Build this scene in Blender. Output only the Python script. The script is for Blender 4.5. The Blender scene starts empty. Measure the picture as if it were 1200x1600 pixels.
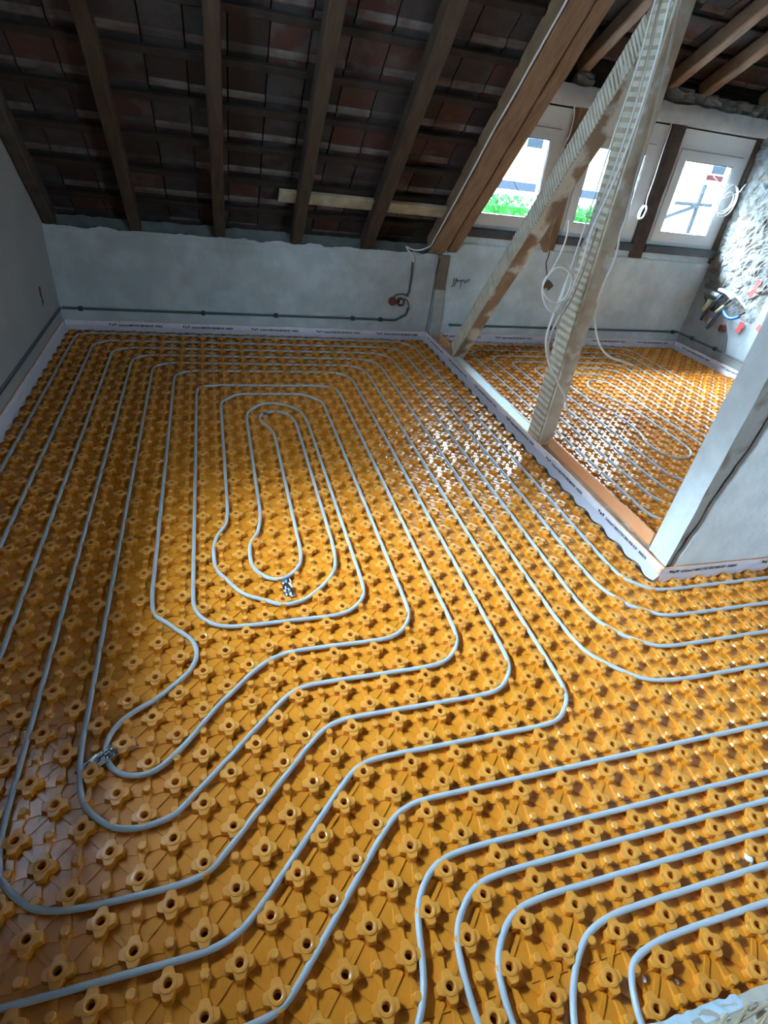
import bpy, math, random
import numpy as np
from mathutils import Matrix, Vector, noise

random.seed(7)
R = random.Random(11)
D = bpy.data
SC = bpy.context.scene
COL = SC.collection
G = 0.075                       # lattice step of the studded panels, metres

# ------------------------------------------------------------------ camera
cam = D.cameras.new('camera')
cam_o = D.objects.new('camera', cam)
COL.objects.link(cam_o)
cam.sensor_fit = 'VERTICAL'
cam.sensor_height = 36.0
cam.lens = 36.0 * 847.2 / 1600.0
cam.clip_start = 0.02
cam.clip_end = 300
r0 = Vector((0.95857106, -0.26088346, 0.11437366))
r1 = Vector((-0.05955911, -0.57620191, -0.81513439))
r2 = Vector((0.2785574, 0.77455225, -0.56786846))
m = Matrix.Identity(4)
for i in range(3):
    m[i][0] = r0[i]; m[i][1] = -r1[i]; m[i][2] = -r2[i]
m[0][3], m[1][3], m[2][3] = 0.1066, -0.8164, 1.5667
cam_o.matrix_world = m
SC.camera = cam_o

# ------------------------------------------------------------------ light
SC.view_settings.view_transform = 'Standard'
SC.view_settings.look = 'None'
SC.view_settings.gamma = 1.0
SC.view_settings.use_curve_mapping = False
SC.view_settings.exposure = 1.12
SKY, SKY_LOBE = 38.0, 290.0
W = D.worlds.new('sky')
SC.world = W
W.use_nodes = True
wn = W.node_tree.nodes
wl = W.node_tree.links
bg = wn['Background']
bg.inputs[0].default_value = (0.61, 0.81, 1.0, 1)
bg.inputs[1].default_value = 13.0
# overcast sky plus an added bright lobe towards -X, feeding the gable window
_tc = wn.new('ShaderNodeTexCoord')
_dp = wn.new('ShaderNodeVectorMath'); _dp.operation = 'DOT_PRODUCT'
_dp.inputs[1].default_value = (-0.60, 0.33, 0.73)
_mr = wn.new('ShaderNodeMapRange')
_mr.interpolation_type = 'SMOOTHSTEP'
_mr.inputs[1].default_value = 0.82; _mr.inputs[2].default_value = 0.95
_mr.inputs[3].default_value = SKY; _mr.inputs[4].default_value = SKY_LOBE
wl.new(_tc.outputs['Generated'], _dp.inputs[0])
wl.new(_dp.outputs['Value'], _mr.inputs[0])
wl.new(_mr.outputs[0], bg.inputs[1])
sun = D.lights.new('sun', 'SUN')
sun.energy = 3.0
sun.angle = 0.01
sun.color = (1.0, 0.95, 0.88)
sun_o = D.objects.new('sun', sun)
COL.objects.link(sun_o)
sun_o.rotation_euler = (math.radians(48), 0, math.radians(12))   # shines towards +Y: lights the street, not the attic


def portal(name, loc, rot, sx, sy):
    l = D.lights.new(name, 'AREA')
    l.shape = 'RECTANGLE'
    l.size = sx
    l.size_y = sy
    l.cycles.is_portal = True
    o = D.objects.new(name, l)
    COL.objects.link(o)
    o.location = loc
    o.rotation_euler = rot


for i, x in enumerate((2.6, 3.575, 4.545)):
    portal('daylight_portal', (x, 4.19, 1.395), (math.radians(-90), 0, 0), 0.62, 0.64)
portal('daylight_portal', (-1.35, 1.07, 1.855), (0, math.radians(-90), 0), 0.64, 0.74)
portal('daylight_portal', (2.875, -2.76, 1.45), (math.radians(90), 0, 0), 0.90, 0.54)

# ------------------------------------------------------------------ helpers


def tag(o, label=None, cat=None, group=None, kind=None):
    if label: o['label'] = label
    if cat: o['category'] = cat
    if group: o['group'] = group
    if kind: o['kind'] = kind
    return o


def empty(name, loc=(0, 0, 0), rz=0.0):
    o = D.objects.new(name, None)
    COL.objects.link(o)
    o.location = loc
    o.rotation_euler = (0, 0, rz)
    o.empty_display_size = 0.05
    return o


class MB:
    def __init__(s):
        s.v = []; s.f = []; s.mi = []; s.cur = 0

    def add(s, vs, fs):
        b = len(s.v)
        s.v += [tuple(p) for p in vs]
        for f in fs:
            s.f.append([b + i for i in f]); s.mi.append(s.cur)

    def box(s, a, b):
        x0, y0, z0 = [min(p, q) for p, q in zip(a, b)]
        x1, y1, z1 = [max(p, q) for p, q in zip(a, b)]
        s.add([(x0, y0, z0), (x1, y0, z0), (x1, y1, z0), (x0, y1, z0), (x0, y0, z1), (x1, y0, z1), (x1, y1, z1), (x0, y1, z1)],
              [(0, 3, 2, 1), (4, 5, 6, 7), (0, 1, 5, 4), (1, 2, 6, 5), (2, 3, 7, 6), (3, 0, 4, 7)])

    def obox(s, o, u, v, w, jit=0.0, rnd=None):
        o, u, v, w = map(Vector, (o, u, v, w))
        c = [o, o + u, o + u + v, o + v, o + w, o + u + w, o + u + v + w, o + v + w]
        if jit:
            c = [p + Vector([(rnd.random() - .5) * jit for _ in range(3)]) for p in c]
        fs = [(0, 3, 2, 1), (4, 5, 6, 7), (0, 1, 5, 4), (1, 2, 6, 5), (2, 3, 7, 6), (3, 0, 4, 7)]
        if u.cross(v).dot(w) < 0:
            fs = [tuple(reversed(f)) for f in fs]
        s.add(c, fs)

    def beam(s, o, u, v, w, n=10, jit=0.004, seed=0):
        """a long member along w, cross-section u x v, sides slightly wavy, arrises knocked off"""
        o, u, v, w = map(Vector, (o, u, v, w))
        b = 0.09
        cs = [(b, 0), (1 - b, 0), (1, b), (1, 1 - b), (1 - b, 1), (b, 1), (0, 1 - b), (0, b)]
        vs = []
        for k in range(n + 1):
            t = k / n
            for a, c in cs:
                p = o + u * a + v * c + w * t
                q = p * 4 + Vector((seed * 3.1, seed * 1.7, 0))
                p = p + Vector((noise.noise(q), noise.noise(q + Vector((9, 2, 4))), noise.noise(q + Vector((3, 8, 1))))) * jit
                vs.append(p)
        fs = []
        for k in range(n):
            for i in range(8):
                j = (i + 1) % 8
                fs.append((k * 8 + i, k * 8 + j, k * 8 + 8 + j, k * 8 + 8 + i))
        fs.append(tuple(range(7, -1, -1)))
        fs.append(tuple(n * 8 + i for i in range(8)))
        if u.cross(v).dot(w) < 0:
            fs = [tuple(reversed(f)) for f in fs]
        s.add(vs, fs)

    def tube(s, pts, r, n=8, caps=True):
        P = [Vector(p) for p in pts]
        t = (P[1] - P[0]).normalized()
        up = Vector((0, 0, 1)) if abs(t.z) < 0.9 else Vector((1, 0, 0))
        a = t.cross(up).normalized()
        vs = []
        for k, p in enumerate(P):
            if k == 0: t = P[1] - P[0]
            elif k == len(P) - 1: t = P[-1] - P[-2]
            else: t = P[k + 1] - P[k - 1]
            if t.length < 1e-9: t = Vector((0, 0, 1))
            t.normalize()
            a = a - t * a.dot(t)
            if a.length < 1e-6: a = t.orthogonal()
            a.normalize()
            b = t.cross(a)
            rr = r[k] if isinstance(r, (list, tuple)) else r
            for i in range(n):
                an = 2 * math.pi * i / n
                vs.append(p + a * (math.cos(an) * rr) + b * (math.sin(an) * rr))
        fs = []
        for k in range(len(P) - 1):
            for i in range(n):
                j = (i + 1) % n
                fs.append((k * n + i, k * n + j, k * n + n + j, k * n + n + i))
        if caps:
            fs.append(tuple(range(n - 1, -1, -1)))
            fs.append(tuple((len(P) - 1) * n + i for i in range(n)))
        s.add(vs, fs)

    def grid(s, o, u, v, nu, nv, disp):
        """front sheet: o + u*a + v*b + disp(a, b) (a vector)"""
        o, u, v = map(Vector, (o, u, v))
        vs = []
        for j in range(nv + 1):
            for i in range(nu + 1):
                a, b = i / nu, j / nv
                vs.append(o + u * a + v * b + disp(a, b))
        fs = [(j * (nu + 1) + i, j * (nu + 1) + i + 1, (j + 1) * (nu + 1) + i + 1, (j + 1) * (nu + 1) + i) for j in range(nv) for i in range(nu)]
        s.add(vs, fs)

    def build(s, name, mat, parent=None, smooth=False):
        me = D.meshes.new(name)
        me.from_pydata(s.v, [], s.f)
        for mm in (mat if isinstance(mat, (list, tuple)) else [mat]):
            me.materials.append(mm)
        if any(s.mi):
            me.polygons.foreach_set('material_index', s.mi)
        if smooth:
            me.polygons.foreach_set('use_smooth', [True] * len(me.polygons))
        me.update()
        o = D.objects.new(name, me)
        COL.objects.link(o)
        if parent: o.parent = parent
        return o


def spline(pts, step=0.02):
    """Catmull-Rom through 3-D points, resampled"""
    P = [Vector(p) for p in pts]
    P = [P[0] * 2 - P[1]] + P + [P[-1] * 2 - P[-2]]
    out = []
    for i in range(1, len(P) - 2):
        n = max(2, int((P[i + 1] - P[i]).length / step))
        for k in range(n):
            t = k / n
            a, b, c, d = P[i - 1], P[i], P[i + 1], P[i + 2]
            out.append(0.5 * ((2 * b) + (c - a) * t + (2 * a - 5 * b + 4 * c - d) * t * t + (3 * b - a - 3 * c + d) * t ** 3))
    out.append(P[-2])
    return out


def nz(p, sc, seed=0.0):
    return noise.noise(Vector(p) * sc + Vector((seed, seed * 1.3, seed * .7)))


# ------------------------------------------------------------------ materials


def mat(name, col, rough=0.6, metal=0.0, col2=None, scale=8.0, detail=4.0, ramp=(0.35, 0.65), bump=0.0, bscale=30.0, spec=0.5,
        stretch=None, bdist=0.01, col3=None, scale3=2.0, ramp3=(0.5, 0.6), trans=0.0):
    M = D.materials.new(name)
    M.use_nodes = True
    N = M.node_tree.nodes
    L = M.node_tree.links
    p = N['Principled BSDF']
    p.inputs['Base Color'].default_value = (*col, 1)
    p.inputs['Roughness'].default_value = rough
    p.inputs['Metallic'].default_value = metal
    p.inputs['Specular IOR Level'].default_value = spec
    if trans: p.inputs['Transmission Weight'].default_value = trans
    tc = N.new('ShaderNodeTexCoord')
    src = tc.outputs['Object']
    if stretch:
        mp = N.new('ShaderNodeMapping')
        mp.inputs['Scale'].default_value = stretch
        L.new(src, mp.inputs[0]); src = mp.outputs[0]

    def noise_mask(sc, rp, dt=detail):
        t = N.new('ShaderNodeTexNoise')
        t.inputs['Scale'].default_value = sc
        t.inputs['Detail'].default_value = dt
        L.new(src, t.inputs['Vector'])
        r = N.new('ShaderNodeMapRange')
        r.inputs[1].default_value = rp[0]; r.inputs[2].default_value = rp[1]
        L.new(t.outputs[0], r.inputs[0])
        return r.outputs[0]
    c = None
    if col2:
        mx = N.new('ShaderNodeMix'); mx.data_type = 'RGBA'
        L.new(noise_mask(scale, ramp), mx.inputs[0])
        mx.inputs[6].default_value = (*col, 1); mx.inputs[7].default_value = (*col2, 1)
        c = mx.outputs[2]
        if col3:
            m2 = N.new('ShaderNodeMix'); m2.data_type = 'RGBA'
            L.new(noise_mask(scale3, ramp3), m2.inputs[0])
            L.new(c, m2.inputs[6]); m2.inputs[7].default_value = (*col3, 1)
            c = m2.outputs[2]
        L.new(c, p.inputs['Base Color'])
    if bump:
        t = N.new('ShaderNodeTexNoise')
        t.inputs['Scale'].default_value = bscale
        t.inputs['Detail'].default_value = 5
        L.new(src, t.inputs['Vector'])
        b = N.new('ShaderNodeBump')
        b.inputs['Strength'].default_value = bump
        b.inputs['Distance'].default_value = bdist
        L.new(t.outputs[0], b.inputs['Height'])
        L.new(b.outputs[0], p.inputs['Normal'])
    return M


M_PANEL = mat('orange_plastic', (0.76, 0.295, 0.026), 0.23, col2=(0.69, 0.25, 0.016), scale=3.0, spec=0.90, bump=0.03, bscale=22, bdist=0.002)
M_STUD = mat('orange_plastic_lit_top', (0.81, 0.345, 0.052), 0.32, col2=(0.75, 0.30, 0.038), scale=5.0, spec=0.8, bump=0.03, bscale=30, bdist=0.002)  # lighter copy for the top faces: sky sheen put into the colour
for _M in (M_PANEL, M_STUD):
    _p = _M.node_tree.nodes['Principled BSDF']
    _p.inputs['Coat Weight'].default_value = 0.28
    _p.inputs['Coat Roughness'].default_value = 0.34
M_HOLEC = mat('stud_hole', (0.10, 0.035, 0.008), 0.7)
M_PIPE = mat('grey_pipe', (0.47, 0.55, 0.62), 0.32)
M_SLAB = mat('screed', (0.35, 0.33, 0.30), 0.9, bump=0.3)
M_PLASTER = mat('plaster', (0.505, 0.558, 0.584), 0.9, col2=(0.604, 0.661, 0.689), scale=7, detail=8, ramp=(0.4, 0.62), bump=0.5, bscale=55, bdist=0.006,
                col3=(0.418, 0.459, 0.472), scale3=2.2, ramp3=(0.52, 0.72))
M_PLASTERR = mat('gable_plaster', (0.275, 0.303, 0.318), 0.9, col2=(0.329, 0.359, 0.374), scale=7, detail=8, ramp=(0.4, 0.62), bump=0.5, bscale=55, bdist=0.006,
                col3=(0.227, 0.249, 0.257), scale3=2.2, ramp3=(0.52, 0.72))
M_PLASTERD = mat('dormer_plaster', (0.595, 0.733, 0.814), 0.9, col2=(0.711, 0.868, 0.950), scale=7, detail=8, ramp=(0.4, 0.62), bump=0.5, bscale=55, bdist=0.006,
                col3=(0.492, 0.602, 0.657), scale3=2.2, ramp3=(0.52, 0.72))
M_SMOOTH = mat('smooth_plaster', (0.401, 0.401, 0.396), 0.9, col2=(0.441, 0.441, 0.435), scale=3, bump=0.12, bscale=60, bdist=0.003)
M_WHITEPL = mat('light_plaster', (0.800, 0.878, 0.920), 0.88, col2=(0.697, 0.771, 0.814), scale=9, detail=7, bump=0.8, bscale=34, bdist=0.008)
M_STONE = mat('rubble_plaster', (0.230, 0.236, 0.236), 0.92, col2=(0.138, 0.126, 0.110), scale=13, detail=8, ramp=(0.44, 0.60), bump=0.8, bscale=40, bdist=0.012,
              col3=(0.196, 0.155, 0.115), scale3=6, ramp3=(0.54, 0.66))
M_RAFT = mat('rafter_wood', (0.076, 0.046, 0.027), 0.8, col2=(0.048, 0.027, 0.014), scale=6, stretch=(6, 1, 1), bump=0.4, bscale=18, bdist=0.004)
M_OLDW = mat('old_wood', (0.324, 0.206, 0.118), 0.8, col2=(0.216, 0.129, 0.075), scale=7, stretch=(5, 1, 1), bump=0.4, bscale=20, bdist=0.004)
M_DARKW = mat('dark_wood', (0.095, 0.066, 0.049), 0.85, col2=(0.056, 0.038, 0.028), scale=9, bump=0.4, bscale=25, bdist=0.004)
M_BATT = mat('batten_wood', (0.036, 0.024, 0.017), 0.85, col2=(0.025, 0.015, 0.010), scale=12, bump=0.3, bscale=30)
M_PALEW = mat('pale_wood', (0.52, 0.46, 0.33), 0.8, col2=(0.38, 0.31, 0.20), scale=10, bump=0.25, bscale=30)
M_POST = mat('limed_wood', (0.741, 0.690, 0.570), 0.85, col2=(0.570, 0.465, 0.345), scale=8, detail=6, ramp=(0.42, 0.62), bump=0.5, bscale=30, bdist=0.004,
             col3=(0.920, 0.920, 0.913), scale3=11, ramp3=(0.55, 0.68))
M_POSTB = mat('brown_wood', (0.33, 0.235, 0.155), 0.85, col2=(0.24, 0.165, 0.11), scale=8, bump=0.45, bscale=26, bdist=0.004,
             col3=(0.62, 0.61, 0.55), scale3=6, ramp3=(0.50, 0.60))
M_REED = mat('plaster_key', (0.823, 0.790, 0.689), 0.9, col2=(0.672, 0.622, 0.504), scale=14, bump=0.3)
M_GAPSHADE = mat('gap_shade_backing', (0.588, 0.501, 0.369), 0.9, col2=(0.435, 0.348, 0.240), scale=16)  # darker tone paints the shade in the gaps between the ridges
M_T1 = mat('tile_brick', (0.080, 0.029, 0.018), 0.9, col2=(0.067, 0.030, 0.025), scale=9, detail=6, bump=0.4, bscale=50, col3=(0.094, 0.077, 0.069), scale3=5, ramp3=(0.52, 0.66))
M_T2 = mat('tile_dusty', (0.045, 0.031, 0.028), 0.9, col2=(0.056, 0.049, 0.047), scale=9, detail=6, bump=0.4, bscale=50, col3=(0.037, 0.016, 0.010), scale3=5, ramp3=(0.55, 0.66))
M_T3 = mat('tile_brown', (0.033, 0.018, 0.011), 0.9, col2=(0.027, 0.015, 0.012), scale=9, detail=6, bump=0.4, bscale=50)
M_TL = mat('tile_lip', (0.149, 0.129, 0.122), 0.85, col2=(0.098, 0.063, 0.054), scale=8, detail=6, ramp=(0.4, 0.6), bump=0.4, bscale=50)
M_WIN = mat('window_frame', (0.857, 0.930, 0.950), 0.4)
M_SEAL = mat('window_seal', (0.20, 0.21, 0.24), 0.6)
M_SILL = mat('slate_sill', (0.060, 0.069, 0.087), 0.6, col2=(0.090, 0.099, 0.114), scale=12)
M_STRIP = mat('edge_film', (0.950, 0.895, 0.950), 0.42, col2=(0.875, 0.820, 0.943), scale=22, bump=0.25, bscale=24, bdist=0.004)
M_FOAM = mat('orange_foam', (0.95, 0.47, 0.23), 0.55, col2=(0.95, 0.42, 0.19), scale=14)
M_INK = mat('black_print', (0.012, 0.012, 0.016), 0.5)
M_INKL = mat('grey_print', (0.10, 0.095, 0.14), 0.5)
M_SCRAP = mat('bluish_film_scrap', (0.42, 0.56, 0.68), 0.4, col2=(0.52, 0.64, 0.72), scale=20, bump=0.4, bscale=30, bdist=0.004)
M_FILM = mat('blue_white_film', (0.810, 0.950, 0.950), 0.6, col2=(0.918, 0.950, 0.950), scale=18, bump=0.3, bscale=26, bdist=0.004)
M_CABLE = mat('white_cable', (0.950, 0.950, 0.950), 0.45)
M_CABLEG = mat('grey_cable', (0.10, 0.115, 0.125), 0.6)
M_CHASE = mat('wall_chase', (0.20, 0.23, 0.235), 0.9)
M_BOX = mat('red_brown_plastic', (0.21, 0.055, 0.045), 0.5)
M_BOXIN = mat('box_inside', (0.045, 0.014, 0.013), 0.7)
M_FOIL = mat('aluminium_foil', (0.60, 0.68, 0.76), 0.25, metal=1.0)
M_BLUE = mat('blue_plastic', (0.03, 0.16, 0.62), 0.35)
M_NAVY = mat('navy_cable', (0.03, 0.05, 0.12), 0.5)
M_BLACK = mat('black_rubber', (0.02, 0.02, 0.022), 0.5)
M_YEL = mat('pale_yellow_foam', (0.55, 0.54, 0.32), 0.8, bump=0.5, bscale=40)
M_TUBE = mat('white_tube', (0.858, 0.902, 0.880), 0.4)
M_RED = mat('red_marker', (0.80, 0.10, 0.09), 0.7)
M_PINK = mat('pink_marker', (0.74, 0.32, 0.29), 0.8)
M_HOLE = mat('dark_hole', (0.035, 0.028, 0.022), 0.95)
M_MORTAR = mat('mortar_grey', (0.20, 0.215, 0.205), 0.9, col2=(0.30, 0.315, 0.30), scale=9, bump=0.5)
M_STRAW = mat('straw', (0.50, 0.40, 0.27), 0.8, col2=(0.40, 0.30, 0.20), scale=20)
M_RUB = mat('clay_rubble', (0.42, 0.33, 0.27), 0.9, col2=(0.62, 0.60, 0.55), scale=16, detail=6, bump=0.6, bscale=40)
M_PALEPL = mat('pale_plaster', (0.50, 0.48, 0.43), 0.85, col2=(0.36, 0.33, 0.29), scale=10, detail=6, bump=0.6, bscale=35, col3=(0.27, 0.20, 0.16), scale3=7, ramp3=(0.55, 0.66))
M_CRUMB = mat('white_crumb', (0.75, 0.78, 0.80), 0.7)
M_ROOFB = mat('roof_boards', (0.052, 0.036, 0.028), 0.9, col2=(0.036, 0.024, 0.020), scale=8, bump=0.3)
M_EAVE = mat('eave_felt', (0.112, 0.133, 0.130), 0.85, col2=(0.154, 0.175, 0.168), scale=10, bump=0.4)
M_HOUSE = mat('house_render', (0.80, 0.79, 0.76), 0.9)
M_HWIN = mat('house_glass', (0.006, 0.008, 0.010), 0.9, spec=0.02)
M_HRED = mat('terracotta', (0.012, 0.003, 0.003), 0.9, spec=0.02)
M_LEAF = mat('leaves', (0.003, 0.022, 0.004), 0.9, col2=(0.008, 0.04, 0.006), scale=6, spec=0.02)
M_RAIL = mat('grey_rail', (0.008, 0.010, 0.013), 0.9, spec=0.02)
M_STREET = mat('asphalt', (0.35, 0.36, 0.38), 0.9)
M_POLE = mat('dark_metal', (0.006, 0.007, 0.008), 0.9, spec=0.02)

M_GLASS = D.materials.new('window_glass')
M_GLASS.use_nodes = True
_n = M_GLASS.node_tree.nodes
_l = M_GLASS.node_tree.links
_n.remove(_n['Principled BSDF'])
_t = _n.new('ShaderNodeBsdfTransparent'); _t.inputs[0].default_value = (0.95, 0.98, 0.98, 1)
_g = _n.new('ShaderNodeBsdfGlossy'); _g.inputs['Roughness'].default_value = 0.02
_lw = _n.new('ShaderNodeLayerWeight'); _lw.inputs[0].default_value = 0.5
_pw = _n.new('ShaderNodeMath'); _pw.operation = 'POWER'; _pw.inputs[1].default_value = 5.0
_f = _n.new('ShaderNodeMath'); _f.operation = 'MULTIPLY_ADD'; _f.inputs[1].default_value = 0.8; _f.inputs[2].default_value = 0.035
_l.new(_lw.outputs['Facing'], _pw.inputs[0]); _l.new(_pw.outputs[0], _f.inputs[0])
_m = _n.new('ShaderNodeMixShader')
_l.new(_f.outputs[0], _m.inputs[0]); _l.new(_t.outputs[0], _m.inputs[1]); _l.new(_g.outputs[0], _m.inputs[2])
_l.new(_m.outputs[0], _n['Material Output'].inputs[0])

# ------------------------------------------------------------------ room shell
XL, YB, XR = -1.05, 4.06, 4.97


def struct(o):
    o['kind'] = 'structure'
    return o


b = MB(); b.box((-1.4, -2.7, -0.16), (5.4, 4.35, -0.021))
struct(b.build('floor', M_SLAB))


def plaster_disp(n, amp, sc, seed, amp2=0.0, sc2=20):
    n = Vector(n)
    def f(p):
        v = noise.fractal(Vector(p) * sc + Vector((seed, seed, seed)), 0.9, 2.1, 5) * amp
        if amp2: v += noise.noise(Vector(p) * sc2 + Vector((seed, 0, 0))) * amp2
        return n * v
    return f


# knee wall left of the big rafter: plastered face in front of a solid core
b = MB()
pd = plaster_disp((0, -1, 0), 0.006, 3.0, 3.0, 0.003, 14)
O, U, V = Vector((XL, YB, -0.02)), Vector((3.12, 0, 0)), Vector((0, 0, 0.775))


def kd(a, c):
    p = O + U * a + V * c
    d = pd(p)
    if c > 0.9: d = d + Vector((0, 0.02 * (c - 0.9) * 10, (noise.noise(Vector((p.x * 7, 1, 2))) * 0.018 + noise.noise(Vector((p.x * 23, 5, 2))) * 0.008) * (c - 0.9) * 10))
    return d


b.grid(O, U, V, 220, 50, kd)
b.box((XL - 0.3, YB + 0.012, -0.05), (2.07, YB + 0.27, 0.735))
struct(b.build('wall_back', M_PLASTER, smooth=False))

# knee wall under the dormer windows
b = MB()
O2, U2, V2 = Vector((2.07, YB, -0.02)), Vector((XR + .05 - 2.07, 0, 0)), Vector((0, 0, 0.955))
pd2 = plaster_disp((0, -1, 0), 0.005, 3.0, 8.0, 0.002, 14)


def kd2(a, c):
    p = O2 + U2 * a + V2 * c
    d = pd2(p)
    if c > 0.92: d = d + Vector((0, 0.02, noise.noise(Vector((p.x * 9, 3, 2))) * 0.022))
    return d


b.grid(O2, U2, V2, 200, 50, kd2)
b.box((2.07, YB + 0.014, -0.05), (XR + 0.3, YB + 0.27, 0.925))
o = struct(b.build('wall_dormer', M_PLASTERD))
# broken hole with brick showing, and a grey patch
b = MB()
n = 22
ring = [Vector((3.19 + (0.050 + 0.03 * nz((i, 0, 0), .9, 4)) * math.cos(i / n * 6.283), YB - 0.010, 0.565 + (0.036 + 0.03 * nz((i, 3, 0), .8, 2)) * math.sin(i / n * 6.283))) for i in range(n)]
b.add([Vector((3.19, YB - 0.009, 0.565))] + ring, [(0, i + 1, (i + 1) % n + 1) for i in range(n)])
b.tube([(3.10, YB - 0.006, 0.93), (3.115, YB - 0.008, 0.84), (3.105, YB - 0.008, 0.76), (3.15, YB - 0.008, 0.66), (3.17, YB - 0.008, 0.60)], 0.005, 5)
b.build('broken_patch', mat('patch_brown', (0.20, 0.13, 0.085), 0.9, col2=(0.11, 0.08, 0.06), scale=30, bump=0.6), o)

# left gable wall with its window opening (beyond the frame), 0.4 m deep reveal
WY0, WY1, WZ0, WZ1 = 0.72, 1.42, 1.55, 2.16
b = MB()
X0 = XL - 0.28
b.box((X0, -2.75, -0.16), (XL, WY0, 5.2)); b.box((X0, WY1, -0.16), (XL, 4.35, 5.2))
b.box((X0, WY0, -0.16), (XL, WY1, WZ0)); b.box((X0, WY0, WZ1), (XL, WY1, 5.2))
wl_o = struct(b.build('wall_left', M_SMOOTH))
b = MB()
b.add([(XL + .0015, 3.60, 0.30), (XL + .0015, 3.66, 0.315), (XL + .0015, 3.645, 0.37), (XL + .0015, 3.662, 0.42), (XL + .0015, 3.615, 0.435), (XL + .0015, 3.60, 0.38), (XL + .0015, 3.622, 0.35)], [(0, 1, 2, 3, 4, 5, 6)])
b.build('chipped_patch', mat('chip_brown', (0.13, 0.06, 0.045), 0.9), wl_o)
# wall behind the photographer and the passage
b = MB()
FX0, FX1, FZ0, FZ1 = 2.45, 3.30, 1.15, 1.75
b.box((-1.4, -2.75, -0.16), (FX0, -2.45, 5.2)); b.box((FX1, -2.75, -0.16), (5.4, -2.45, 5.2))
b.box((FX0, -2.75, -0.16), (FX1, -2.45, FZ0)); b.box((FX0, -2.75, FZ1), (FX1, -2.45, 5.2))
struct(b.build('wall_front', M_SMOOTH))
b = MB(); b.box((3.7, -2.5, -0.1), (3.95, 0.70, 5.0)); struct(b.build('wall_passage', M_SMOOTH))

# right gable wall: rubble stone under thin plaster, rough above, smoother near the floor
b = MB()
O3, U3, V3 = Vector((XR, YB + .05, -0.02)), Vector((0, -3.5, 0)), Vector((0, 0, 3.0))


def rd(a, c):
    p = O3 + U3 * a + V3 * c
    k = min(1.0, max(0.0, (p.z - 0.50 + 0.12 * nz(p, 5, 2) + (4.05 - p.y) * 0.0) / 0.25))
    k = k * min(1.0, max(0.25, (4.25 - p.y) / 0.25)) if p.z < .9 else k
    if p.y < 3.28 and p.z < 0.75: k *= max(0.0, 1 - (3.28 - p.y) * 12)
    q = Vector((p.y, p.z, 0))
    d1, _ = noise.voronoi(q * 11 + Vector((noise.noise(q * 9), noise.noise(q * 9 + Vector((4, 4, 4))), 0)) * 0.9)
    h = -min(0.40, d1[1] - d1[0]) * 0.042 + noise.fractal(q * 16, .8, 2.1, 4) * 0.009
    base = noise.fractal(q * 4, .9, 2.1, 4) * 0.004
    return Vector((h * k + base + 0.020 * k, 0, 0))


b.grid(O3, U3, V3, 260, 230, rd)
for fi, f in enumerate(b.f):
    p = Vector(b.v[f[0]])
    if p.z < 0.50 + 0.10 * nz(p, 5, 2) + 0.10 * nz(p, 2, 6) + max(0, p.y - 3.75) * .9 or (p.y < 3.26 and p.z < 0.76): b.mi[fi] = 1
b.box((XR + 0.03, -2.5, -0.05), (XR + 0.35, 4.35, 5.2))
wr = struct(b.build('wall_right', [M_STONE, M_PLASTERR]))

# partition wall on the right: end face, post strip and a thick plaster coat with a broken edge
PX, PY0, PY1 = 2.055, 0.652, 0.80
b = MB()
b.box((PX + 0.02, PY0 + 0.024, -0.02), (3.75, PY1 - 0.006, 3.95))
# end face, jagged far arris
pe = []
nzs = 120
for i in range(nzs + 1):
    z = -0.02 + 3.6 * i / nzs
    jag = 0.016 * nz((z * 16, 0, 0), 1, 5) + 0.016 * nz((z * 6, 2, 0), 1, 3) + 0.008 * nz((z * 40, 2, 0), 1, 8)
    for t in range(5):
        a = t / 4
        x = PX + a * a * (0.035 + jag) + 0.004 * nz((z * 9, a * 3, 1), 1, 1) - (0.006 if 1.045 < z < 1.06 else 0) * -1
        y = PY0 + a * (PY1 - PY0 + jag) + 0.002 * nz((z * 12, a, 4), 1, 2)
        pe.append(Vector((x, y, z)))
b.add(pe, [(i * 5 + t + 1, i * 5 + t, i * 5 + 5 + t, i * 5 + 6 + t) for i in range(nzs) for t in range(4)])
pw = struct(b.build('wall_partition', M_WHITEPL))
# weathered post strip on the front, then the plaster coat standing 14 mm proud
b = MB()
def strip_w(z): return 0.048 + 0.125 * min(1.3, max(0, z)) ** 1.6 + 0.016 * nz((z * 6, 7, 1), 1, 2) + 0.007 * nz((z * 21, 7, 1), 1, 2)
vs = []
for i in range(nzs + 1):
    z = -0.02 + 3.6 * i / nzs
    w = strip_w(z)
    for t in range(4):
        vs.append(Vector((PX + 0.001 + (w + .01) * t / 3, PY0 + 0.016 + 0.005 * nz((z * 14, t, 2), 1, 7) * (t > 0) - (0.015 if t == 0 else 0), z)))
b.add(vs, [(i * 4 + t, i * 4 + t + 1, i * 4 + 5 + t, i * 4 + 4 + t) for i in range(nzs) for t in range(3)])
b.build('post_strip', mat('strip_grey_brown', (0.36, 0.36, 0.345), 0.9, col2=(0.21, 0.16, 0.115), scale=6, detail=6, ramp=(0.50, 0.62), bump=0.5, bscale=30), pw)
b = MB()
vs = []
cols = 60
for i in range(nzs + 1):
    z = -0.02 + 3.6 * i / nzs
    w = strip_w(z)
    for t in range(cols + 1):
        a = t / cols
        x = PX + w + (3.75 - PX - w) * a ** 1.6
        y = PY0 - 0.008 + 0.0035 * noise.fractal(Vector((x * 7, z * 7, 3)), .9, 2.1, 4) + (0.018 if t == 0 else 0.004 if t == 1 else 0)
        vs.append(Vector((x, y, z)))
b.add(vs, [(i * (cols + 1) + t, i * (cols + 1) + t + 1, (i + 1) * (cols + 1) + t + 1, (i + 1) * (cols + 1) + t) for i in range(nzs) for t in range(cols)])
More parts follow.
